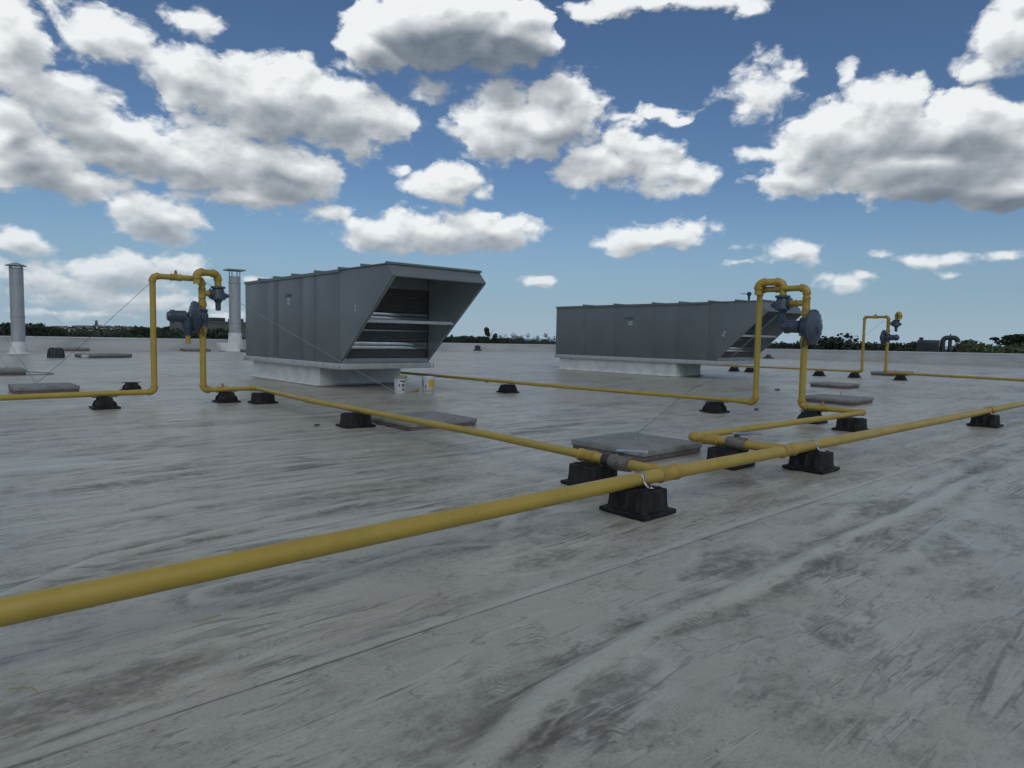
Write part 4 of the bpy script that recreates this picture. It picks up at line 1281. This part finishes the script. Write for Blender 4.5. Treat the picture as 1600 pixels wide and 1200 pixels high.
# ------------------------------------------------------------------ vent stacks
def stack(label, loc, h, r, cap, bands, skirt, fh):
    t = thing('vent_stack', label, 'vent stack', loc)
    bm = NB(); tube(bm, [(0, 0, fh * .6), (0, 0, h)], r, 28); obj('flue', bm, M['stack'], t)
    for z in bands:
        bm = NB(); lathe(bm, [(-.05, r * 1.005), (-.045, r * 1.05), (.045, r * 1.05), (.05, r * 1.005)], (0, 0, z), (0, 0, 1), 28); obj('band', bm, M['galv_d'], t)
    bm = NB(); lathe(bm, [(0.012, skirt), (.03, skirt * .98), (.08, r * 1.3), (fh * .66, r * 1.17), (fh, r * 1.1), (fh + .02, r * 1.0)], (0, 0, 0), (0, 0, 1), 28); obj('flashing', bm, M['curb'], t)
    if cap == 'cone':
        bm = NB(); lathe(bm, [(h + .15, r * 1.5), (h + .18, r * 1.51), (h + .33, r * .25), (h + .35, .02)], (0, 0, 0), (0, 0, 1), 28)
        lathe(bm, [(h + .0, r * .97), (h + .03, r * 1.03), (h + .06, r * 1.03)], (0, 0, 0), (0, 0, 1), 28)
    else:
        bm = NB(); box(bm, -r * 1.5, r * 1.5, -r * 1.5, r * 1.5, h + .42, h + .52, .01); box(bm, -r * .35, r * .35, -r * .35, r * .35, h + .522, h + .56)
    o = obj('rain_cap', bm, M['galv_d'], t)
    for i in range(4):
        a = i * PI / 2 + PI / 4
        bm = NB(); c, s = math.cos(a), math.sin(a)
        tube(bm, [(c * r * .93, s * r * .93, h - .02), (c * r * (1.0 if cap != 'cone' else 1.2), s * r * (1.0 if cap != 'cone' else 1.2), h + (.42 if cap != 'cone' else .2))], .035, 6); obj('cap_leg', bm, M['galv_d'], o)
    return t


stack('round grey vent stack with conical cap at the left edge of the roof', (4.3, 46.4, 0), 4.72, .33, 'cone', [2.05], .62, .66)
s2 = stack('tall pale vent stack with flat cap standing beside the hooded unit', (18.1, 52.0, 0), 5.62, .42, 'flat', [2.1, 5.1], .9, 1.37)
bm = NB(); box(bm, -1.1, .2, -.3, .9, .02, .62, .05); obj('flashing_box', bm, M['curb'], s2)

# drains and small roof bits
dr = thing('roof_drain', 'black ribbed dome strainer of a roof drain near the left stack', 'roof drain', (5.2, 40.0, 0))
bm = NB(); lathe(bm, [(.0, .38), (.06, .38), (.07, .34)], (0, 0, 0), (0, 0, 1), 20); lathe(bm, [(.07, .25), (.40, .18), (.46, .14), (.47, .02)], (0, 0, 0), (0, 0, 1), 20); obj('dome', bm, M['dark'], dr)
for i in range(14):
    a = 2 * PI * i / 14; bm = NB()
    c, s = math.cos(a), math.sin(a)
    tube(bm, [(c * .36, s * .36, .07), (c * .31, s * .31, .40), (c * .22, s * .22, .49)], .028, 6); obj('rib', bm, M['dark'], dr)
bm = NB(); lathe(bm, [(0, .42), (.1, .40), (.16, .2), (.2, .28), (.42, .30), (.5, .2), (.52, .02)], (0, 0, 0), (0, 0, 1), 20)
tag(obj('roof_vent', bm, M['dark'], None, (40.2, 50.3, .12)), 'small black round vent cap in front of the far parapet between the units', 'roof vent')
bm = NB(); lathe(bm, [(0, .5), (.08, .48), (.12, .25), (.32, .2), (.36, .02)], (0, 0, 0), (0, 0, 1), 16)
tag(obj('roof_drain', bm, M['dark'], None, (56.5, 29.5, .01)), 'tiny dark drain near the parapet between the right risers', 'roof drain')
for (x, y, lab, s_) in ((19.0, 9.6, 'small dark scrap on the roof in front of the longer unit', .07), (13.0, 7.0, 'dark pebble on the roof near the right loop', .05),
                        (4.55, 9.6, 'dark leaf on the roof left of the branch pipe', .035), (13.4, 16.3, 'small dark bit on the roof right of the buckets', .06)):
    bm = NB(); bmesh.ops.create_icosphere(bm, subdivisions=2, radius=s_)
    for v in bm.verts:
        v.co.z *= .35; v.co.x *= 1.5; v.co += Vector((random.uniform(-.2, .2), random.uniform(-.2, .2), random.uniform(-.05, .1))) * s_
    tag(obj('roof_debris', bm, M['dark'], None, (x, y, .02)), lab, 'debris')
for (x, y, a, lab) in ((.31, 3.05, 1.9, 'dry yellowish stalk lying on the membrane below the main at far left'), (.95, 3.35, -.3, 'short dry stalk on the membrane under the main')):
    bm = NB(); tube(bm, [(0, 0, .006), (.05 * math.cos(a), .05 * math.sin(a), .012), (.13 * math.cos(a + .3), .13 * math.sin(a + .3), .006)], .0025, 6)
    tag(obj('dry_stalk', bm, M['straw'], None, (x, y, .005)), lab, 'stalk')

# ------------------------------------------------------------------ guy wires
def wire(label, pts, m='wire', r=.006):
    bm = NB(); tube(bm, pts, r, 6)
    return tag(obj('guy_wire', bm, M[m]), label, 'wire')


def sag(a, b, s=.05, n=8):
    a, b = Vector(a), Vector(b)
    return [a.lerp(b, i / n) - Vector((0, 0, s * 4 * (i / n) * (1 - i / n))) for i in range(n + 1)]


wire('slack wire rope rising from the nearest paver towards the longer unit', sag((6.93, 5.38, .19), (13.6, 9.28, .05), .02) + [Vector((17.4, 11.4, .02)), Vector((19.5, 12.3, .02)), Vector((21.2, 13.0, .03))], r=.005)
wire('pale wire rope stretched past the hooded unit from the left loop to the bucket', sag((4.215, 13.86, 2.40), (8.66, 14.02, .05), .03), 'wire_l', .005)
wire('dark guy wire from the plain left riser down to the paver at the left edge', sag((3.33, 13.95, 2.32), (2.02, 18.3, .21), .03), r=.004)
wire('guy wire leaving the left edge of the photo from the nearer left paver', sag((1.98, 18.3, .21), (1.0, 20.8, 2.6), .03), r=.004)
wire('guy wire leaving the left edge of the photo from the rear left paver', sag((2.08, 26.0, .23), (1.2, 26.6, 2.4), .03), r=.004)
wire('dark guy wire from the far parapet to the foot of the regulator riser support', sag((29.42, 13.0, .21), (29.5, 10.5, 2.4), .02), r=.004)
wire('thin guy wire from the head of the plain stack to the far paver', sag((4.55, 46.2, 4.4), (6.4, 39.9, .22), .05), r=.004)

# ------------------------------------------------------------------ dark exhaust on the lower roof beyond
ex = thing('exhaust_fan_housing', 'dark exhaust housing with curved gooseneck duct beyond the right parapet', 'exhaust housing', (69.0, 20.5, -3.0), math.radians(-73))
bm = NB(); box(bm, -1.1, .62, -1.2, 1.2, 0, 4.9, .05)
obj('housing', bm, M['dark'], ex)
for i in range(9):
    bm = NB(); box(bm, -1.0, .52, -1.25, -1.2, 3.2 + i * .17, 3.29 + i * .17); obj('louver', bm, M['dark'], ex)
bm = NB(); lathe(bm, [(0, .16), (.12, .16), (.14, .2), (.2, .2), (.25, .03)], (-.8, 0, 4.9), (0, 0, 1), 12); obj('vent_head', bm, M['dark'], ex)
bm = NB(); tube(bm, [(.86, 0, 2), (.86, 0, 4.5)] + arc((.86, 0, 4.4), (.86, 0, 5.14), (1.6, 0, 5.14), .36, 8) + arc((1.3, 0, 5.14), (1.98, 0, 5.14), (1.98, 0, 4.7), .32, 8) + [Vector((1.98, 0, 4.72))], .21, 14)
obj('gooseneck_duct', bm, M['dark'], ex)
bm = NB(); tube(bm, [(1.42, 0, 0), (1.42, 0, 5.0)], .15, 12); obj('duct_post', bm, M['dark'], ex)
bm = NB(); lathe(bm, [(0, .05), (.12, .05), (.14, .02)], (1.42, 0, 5.34), (0, 0, 1), 8); obj('duct_eye', bm, M['dark'], ex)

# ------------------------------------------------------------------ buildings beyond the left parapet
def building(label, x0, x1, y0, y1, zt, m, name='warehouse', boxes=(), base=-9):
    cx, cy = (x0 + x1) / 2, (y0 + y1) / 2
    t = thing(name, label, 'building', (cx, cy, base))
    bm = NB(); box(bm, x0 - cx, x1 - cx, y0 - cy, y1 - cy, 0, zt - base, .02); obj('wall', bm, m, t)
    bm = NB(); box(bm, x0 - cx - .1, x1 - cx + .1, y0 - cy - .1, y1 - cy + .1, zt - base + .002, zt - base + .25, .02); obj('roof', bm, M['blockgrey'], t)
    n_ = int((x1 - x0) / 2.4)
    for i in range(1, n_):
        x = x0 - cx + i * (x1 - x0) / n_
        bm = NB(); box(bm, x - .04, x + .04, y0 - cy - .05, y0 - cy - .001, .5, zt - base - .3); obj('wall_joint', bm, m, t)
    for (bx_, by_, w_, h_) in boxes:
        bm = NB(); box(bm, bx_ - w_ / 2 - cx, bx_ + w_ / 2 - cx, by_ - w_ / 2 - cy, by_ + w_ / 2 - cy, zt - base + .25, zt - base + .25 + h_, .03); obj('roof_vent', bm, M['dark'], t)
    return t


building('olive brown flat roofed building beyond the parapet behind the tall stack', 40.8, 60, 131.5, 150, 3.25, M['olive'], boxes=((43.2, 134, 2.4, .7), (46.8, 134, 2.2, .6)))
building('small grey block building beyond the parapet behind the left regulator', 35.7, 37.3, 134, 137, 3.3, M['blockgrey'], 'block_building')

# the town on the hill
def hill_z(x, y):
    r = math.hypot(x, y); a = math.atan2(y, x)
    az = math.degrees(yaw - a)
    return -9 + 15.5 * math.exp(-((az + 31) / 7.5) ** 2) * math.exp(-((r - 1500) / 380) ** 2) + 2.0 * math.sin(a * 7) * math.exp(-((r - 1200) / 700) ** 2)


def polar(px, D):
    """point at distance D in the azimuth that lies px pixels right of the picture's centre line (at the horizon)"""
    a = yaw - math.atan((px - 800) / 1050)
    return D * math.cos(a), D * math.sin(a)


hw = [(100, 1330, 13, 4.2), (122, 1400, 9, 4.5), (132, 1420, 17, 4.0), (112, 1250, 9, 3.5), (155, 1380, 9, 5), (176, 1350, 11, 3.2), (196, 1390, 10, 3.4), (206, 1340, 15, 3.2), (90, 1450, 12, 4), (143, 1290, 7, 3.4), (168, 1440, 9, 3.6), (185, 1300, 8, 3.2)]
hlab = ['low white house', 'white house', 'long white building', 'small pale house', 'white house right by the tower', 'pale house']
for i, (px, D, w_, h_) in enumerate(hw):
    x, y = polar(px, D); z = hill_z(x, y) - .8
    a = math.atan2(y, x) - PI / 2 + random.uniform(-.3, .3)
    t = thing('house', 'tiny white house among the trees on the distant hill at left', 'house', (x, y, z), a, 'houses of the distant town')
    bm = NB(); box(bm, -w_ / 2, w_ / 2, -4, 4, 0, h_); obj('wall', bm, M['housewall'], t)
    bm = NB(); prism(bm, [(-4.4, h_ + .01), (4.4, h_ + .01), (0, h_ + 2.0)], 0, -w_ / 2 - .4, w_ / 2 + .4); obj('roof', bm, M['houseroof'], t, smooth=0)
x, y = polar(151, 1385); z = hill_z(x, y)
t = thing('tower', 'slim pale tower rising over the distant town at left', 'tower', (x, y, z - 1))
bm = NB(); box(bm, -2.2, 2.2, -2.2, 2.2, 0, 11.5); obj('shaft', bm, M['blockgrey'], t)
bm = NB(); box(bm, -1.5, 1.5, -1.5, 1.5, 11.51, 13.5); prism(bm, [(-1.8, 13.51), (1.8, 13.51), (0, 15.5)], 0, -1.8, 1.8); obj('belfry', bm, M['blockgrey'], t)

# ------------------------------------------------------------------ trees
def crown_mesh(name, kind, seed, m):
    """many small leaf clumps spread through the crown; unit height, trunk foot at z=0"""
    r = np.random.default_rng(seed)
    cl = []
    if kind in ('dark', 'light', 'tall', 'round'):
        nl = {'dark': 12, 'light': 13, 'tall': 24, 'round': 40}[kind]
        for i in range(nl):
            if kind == 'tall':
                z = r.uniform(.38, .95); rad = r.uniform(.0, .26) * (1.25 - z) + .02; a = r.uniform(0, 2 * PI)
                cl.append((rad * math.cos(a), rad * math.sin(a), z, r.uniform(.045, .085)))
            elif kind == 'round':
                u_ = r.uniform(0, 1); a = r.uniform(0, 2 * PI); z = .45 + .45 * u_; rad = .42 * math.sqrt(max(0, 1 - ((z - .42) / .52) ** 2)) * r.uniform(.2, .95)
                cl.append((rad * math.cos(a), rad * math.sin(a), z - .04, r.uniform(.13, .19)))
            else:
                z = r.uniform(.40, .88); rad = r.uniform(.03, .30) * (1.25 - z * .75); a = r.uniform(0, 2 * PI)
                cl.append((rad * math.cos(a), rad * math.sin(a), z, r.uniform(.13, .22)))
        n, sz = (8000 if kind == 'round' else 4200), .021
    elif kind == 'conifer':
        for i in range(26):
            z = .2 + .78 * i / 26; a = i * 2.4; rad = .19 * (1.02 - z)
            cl.append((rad * math.cos(a), rad * math.sin(a), z, .035 + .07 * (1 - z)))
        n, sz = 1800, .016
    elif kind == 'pine':
        for i in range(20):
            z = r.choice([.55, .66, .76, .86, .93]) + r.uniform(-.03, .03); a = r.uniform(0, 2 * PI); rad = r.uniform(.03, .40) * (1.35 - z)
            cl.append((rad * math.cos(a), rad * math.sin(a), z, r.uniform(.05, .10)))
        n, sz = 3200, .015
    else:
        for i in range(9):
            a = r.uniform(0, 2 * PI); z = r.uniform(.5, .98); rad = r.uniform(.03, .16)
            cl.append((rad * math.cos(a), rad * math.sin(a), z, r.uniform(.05, .09)))
        n, sz = 700, .010
    cl = np.array(cl)
    w = cl[:, 3] ** 2; w /= w.sum()
    idx = r.choice(len(cl), n, p=w)
    dv = r.normal(size=(n, 3)); dv /= np.linalg.norm(dv, axis=1)[:, None]
    rad = cl[idx, 3] * r.uniform(.45, 1.08, n) ** .6
    flat = np.array([1, 1, .38]) if kind == 'pine' else np.array([1, 1, .85])
    c = cl[idx, :3] + dv * rad[:, None] * flat
    t1 = r.normal(size=(n, 3)); t1 /= np.linalg.norm(t1, axis=1)[:, None]
    t2 = np.cross(t1, r.normal(size=(n, 3))); t2 /= np.linalg.norm(t2, axis=1)[:, None]
    s = sz * r.uniform(.6, 1.5, n)[:, None]
    v = np.stack([c - t1 * s, c + t2 * s * .7, c + t1 * s, c - t2 * s * .7], 1).reshape(-1, 3)
    f = np.arange(n * 4).reshape(-1, 4)
    me_ = bpy.data.meshes.new(name); me_.from_pydata(v.tolist(), [], f.tolist()); me_.materials.append(m)
    return me_


def trunk_mesh(kind, seed):
    r = random.Random(seed); bm = NB()
    top_ = .55 if kind not in ('conifer', 'tall') else .85
    tube(bm, [(0, 0, 0), (.008, .004, top_ * .5), (-.004, .006, top_)], .03, 7, radii=[.028, .019, .008])
    for i in range(6 if kind != 'bare' else 14):
        z = r.uniform(.3, top_ * .98); a = r.uniform(0, 2 * PI); l = r.uniform(.14, .3) if kind != 'bare' else r.uniform(.15, .38)
        rr = .5 if kind != 'bare' else .28
        tube(bm, [(0, 0, z), (l * rr * math.cos(a), l * rr * math.sin(a), z + l * .45), (l * rr * 1.6 * math.cos(a), l * rr * 1.6 * math.sin(a), z + l)], .01, 5, radii=[.011, .007, .003])
    return finish(bm, 'trunk', M['bark'])


TREES=[('dark',7.3,185.7,2.33,0.85),('dark',9.3,206.5,2.33,1.04),('dark',10.3,191.2,2.39,0.88),('dark',10.4,178.3,2.39,1.08),('dark',13.5,201.6,2.25,0.86),('dark',14.3,198.8,2.34,1.06),
('dark',15.6,193.6,2.6,1),('dark',16.2,188.2,2.56,0.83),('dark',18,191.1,2.32,0.89),('dark',20.7,204.2,2.56,1.05),('dark',20.6,192.9,2.59,0.93),('dark',22.6,201.2,2.72,0.81),
('dark',23,199.9,1.7,0.96),('dark',28,228.2,1.99,0.86),('dark',27.4,213.6,2.08,0.88),('dark',26.9,201,1.72,0.97),('dark',31.3,231,0.71,0.87),('dark',34.4,239.4,0.42,0.9),
('dark',34.4,229.6,0.58,1.01),('dark',42.6,263.3,0.2,1.09),('dark',45.9,274.5,0.62,1.03),('dark',45.8,257,0.31,1.05),('dark',46.4,247.9,0.85,0.84),('dark',47.6,241.9,0.44,0.8),
('dark',54,263.7,0.92,0.91),('dark',58.9,272.8,1.01,0.93),('dark',51.2,227.1,1.14,0.85),('dark',32.7,147.6,2.21,0.95),('dark',34,149.9,1.7,0.96),('dark',41.5,174.8,2.23,0.94),
('dark',35.6,146.8,2.12,0.93),('dark',42.5,169.7,1.91,0.95),('dark',39.2,152.3,2.3,0.86),('dark',39.7,149,1.91,0.82),('dark',48.2,173.1,2.28,0.92),('dark',47.8,167,2.21,1.02),
('dark',43.9,150,2.53,1.06),('dark',34.4,109.8,1.75,0.83),('dark',37.5,116.3,1.89,0.81),('dark',35.9,108.2,1.86,0.88),('dark',121.9,169.6,1.55,1.09),('dark',121.4,166.4,1.6,0.84),
('dark',103,138.3,1.24,0.85),('dark',120.5,159.5,1.3,1.08),('dark',125.7,164.3,1.71,0.8),('dark',124.9,159.2,1.68,1.03),('dark',128,160.3,1.42,0.86),('dark',129.5,159.8,1.59,1.03),
('conifer',109.8,148.9,2.32,0.6),('conifer',114.4,145.4,1.9,0.6),('tall',120.7,146.7,4.15,0.75),('tall',122.1,145.5,2.57,0.8),('dark',123.5,145.5,1.13,0.81),('dark',141.1,163.5,1.15,0.98),
('dark',140,160.6,1.28,0.96),('dark',142.3,160.9,0.92,0.83),('dark',143.2,158.5,1.33,0.89),('bare',128.1,152.3,2.27,0.63),('bare',128,149.1,2.1,0.75),('bare',127.7,145.1,1.78,0.62),
('bare',119.6,133.2,2.68,0.85),('bare',117.5,129.7,1.87,0.86),('bare',125.9,135.3,2.85,0.7),('bare',132,138.5,1.85,0.6),('bare',127.8,133.2,2.35,0.81),('bare',123.7,127.1,2.96,0.85),
('bare',140.2,142,2.14,0.79),('bare',127.2,126.5,2.31,0.87),('dark',136.2,149.5,0.37,0.87),('dark',141.5,152,0.62,0.73),('dark',148.8,157.2,0.82,0.73),('dark',153.6,160.8,1.01,0.74),
('dark',149.2,152.1,0.89,0.77),('dark',145.3,146.1,1.15,0.89),('dark',140.7,75.8,1.33,0.76),('dark',157.7,83.6,1.74,0.87),('dark',158.7,81.8,1.29,0.73),('dark',149.1,75.7,1.5,0.89),
('dark',137.5,68.3,1.26,0.83),('dark',151.4,74,1.4,0.87),('conifer',134.1,67.2,2.03,0.7),('dark',135.6,64.1,1.7,0.8),('dark',143.3,66.8,1.21,0.86),('dark',142.1,64.9,1.33,0.82),
('dark',158.3,61.8,1.55,0.89),('dark',155.4,59.4,1.66,0.83),('round',138.2,58.3,3.42,1.25),('dark',146.2,55.6,1.81,0.96),('dark',152.6,56.6,1.56,1.09),('dark',143.2,52.1,1.78,1.09),
('dark',161.3,57.1,1.47,0.89),('dark',148.9,52.3,1.78,1.08),('dark',146.9,50,1.57,0.87),('dark',147.6,49.6,1.5,1.04),('dark',174.5,57.1,1.76,0.88),('dark',146.1,46.8,1.89,0.81),
('dark',145.1,45.7,1.92,1.1),('conifer',151,52.8,2.04,0.7),('dark',149.9,46.7,1.71,1.02),('dark',152,45.9,1.69,1.02),('dark',152,40.2,2.02,0.97),('dark',153.4,39.6,2.52,0.95),
('light',133.1,34.4,2.05,0.88),('light',133.2,33.1,1.74,0.9),('light',117.2,28.2,1.87,1.06),('light',119.8,28,1.59,0.85),('light',121.7,27.1,1.7,0.97),('light',120.9,26.1,1.77,1.05),
('light',135.6,28,1.85,1.08),('light',133.7,28.2,1.71,0.98),('light',135.5,27.4,1.83,0.89),('light',129.7,24.6,1.73,0.81),('light',135,24.4,2.04,1),('light',130.6,22.4,1.78,0.9),
('conifer',145.8,35.2,2.39,0.7),('pine',136.9,29.1,3.67,1.1),('pine',139.3,27.7,3.83,1.1),('pine',142.6,26.4,3.69,1.1),('dark',30.4,117.1,1.5,0.88),('dark',30.4,114.1,1.57,0.81),
('dark',29.9,108.8,1.68,0.84),('dark',31.8,113.6,1.65,0.75),('dark',33,115.2,1.81,0.88),]
KIND = {'dark': ('leaf_dark', 4), 'light': ('leaf_light', 3), 'tall': ('leaf_dark', 2), 'round': ('leaf_dark', 1), 'conifer': ('leaf_conifer', 2), 'pine': ('leaf_conifer', 2), 'bare': ('leaf_bare', 3)}
CR = {k_: [crown_mesh('crown', k_, 10 + i, M[mm]) for i in range(n_)] for k_, (mm, n_) in KIND.items()}
TRK = {k_: trunk_mesh(k_, 3) for k_ in KIND}
NCON = 0
TALL0 = next(i for i, t_ in enumerate(TREES) if t_[0] == 'tall')
TL = {'light': 'light green bushy tree beyond the parapet at the right edge',
      'round': 'large round domed dark tree behind the right regulator', 'pine': 'flat topped umbrella pine beyond the parapet at the far right', 'bare': 'thin feathery nearly bare tree between the two units'}
TG = {'light': 'light bushy trees at right', 'bare': 'feathery bare trees between the units', 'pine': 'umbrella pines at right'}
PLACES = [(88, 'dark tree beyond the parapet around the plain left stack'), (212, 'low dark tree in front of the distant town'), (320, 'dark tree behind the left regulator loop'),
          (400, 'small dark tree in front of the olive building'), (760, 'dark green tree in the line just right of the hooded unit'), (860, 'dark green tree left of the longer unit'),
          (1262, 'dark tree seen between the risers of the right loop'), (1360, 'dark tree beside the round domed tree'), (1440, 'dark tree behind the small far loop'), (9999, 'dark tree beside the exhaust housing')]
for i, (k_, x, y, zt_, wf) in enumerate(TREES):
    px_ = 800 + 1050 * math.tan(yaw - math.atan2(y, x))
    lab = TL.get(k_); grp = TG.get(k_)
    if k_ == 'dark':
        lab = next(l for p_, l in PLACES if px_ < p_); grp = 'treeline: ' + lab
    elif k_ == 'tall':
        lab = 'tallest ragged tree of the line between the units' if i == TALL0 else 'ragged tree just right of the tallest one between the units'
    elif k_ == 'conifer':
        lab = {0: 'pointed conifer nearest the hood of the hooded unit', 1: 'pointed conifer just left of the tallest ragged tree', 2: 'pointed conifer seen between the risers of the right loop', 3: 'pointed conifer behind the small far loop', 4: 'pointed conifer among light bushes at the right edge'}[NCON]; NCON += 1
    base = -9.0
    h = zt_ - base
    t = thing('tree', lab, 'tree', (x, y, base), random.uniform(0, 2 * PI), grp)
    t.scale = (h * wf, h * wf, h)
    obj('trunk', TRK[k_], None, t); obj('crown', random.choice(CR[k_]), None, t)

# far woods: one mass of leaf clumps behind the separate trees, and on the town's hill
r = np.random.default_rng(5)
vs = []
def clumps(px0, px1, D0, D1, z0, z1, n, s0):
    for i in range(n):
        px = r.uniform(px0, px1); D = r.uniform(D0, D1); x, y = polar(px, D)
        zb = hill_z(x, y) if D > 600 else -9
        c = np.array([x, y, zb + r.uniform(z0, z1)])
        t1 = r.normal(size=3); t1 /= np.linalg.norm(t1); t2 = np.cross(t1, r.normal(size=3)); t2 /= np.linalg.norm(t2)
        s = s0 * r.uniform(.6, 1.4)
        vs.extend([c - t1 * s, c + t2 * s * .8, c + t1 * s, c - t2 * s * .8])
clumps(-150, 85, 250, 330, 3, 9.3, 1500, .8)
clumps(85, 245, 250, 330, 3, 7.6, 900, .8)
clumps(245, 400, 250, 330, 3, 9.3, 900, .8)
clumps(680, 900, 250, 330, 3, 8.8, 1500, .8)
clumps(1180, 1800, 250, 330, 3, 9.0, 4000, .8)
clumps(1250, 1800, 190, 240, 4, 9.0, 3000, .7)
clumps(60, 330, 1000, 1600, 0, 4.0, 2600, 2.0)
me_ = bpy.data.meshes.new('far_woodland'); f = np.arange(len(vs)).reshape(-1, 4)
me_.from_pydata([tuple(v) for v in vs], [], f.tolist()); me_.materials.append(M['leaf_dark'])
fw = bpy.data.objects.new('far_woodland', me_); COL.objects.link(fw)
tag(fw, 'distant dark green woodland beyond the roof', kind='stuff')
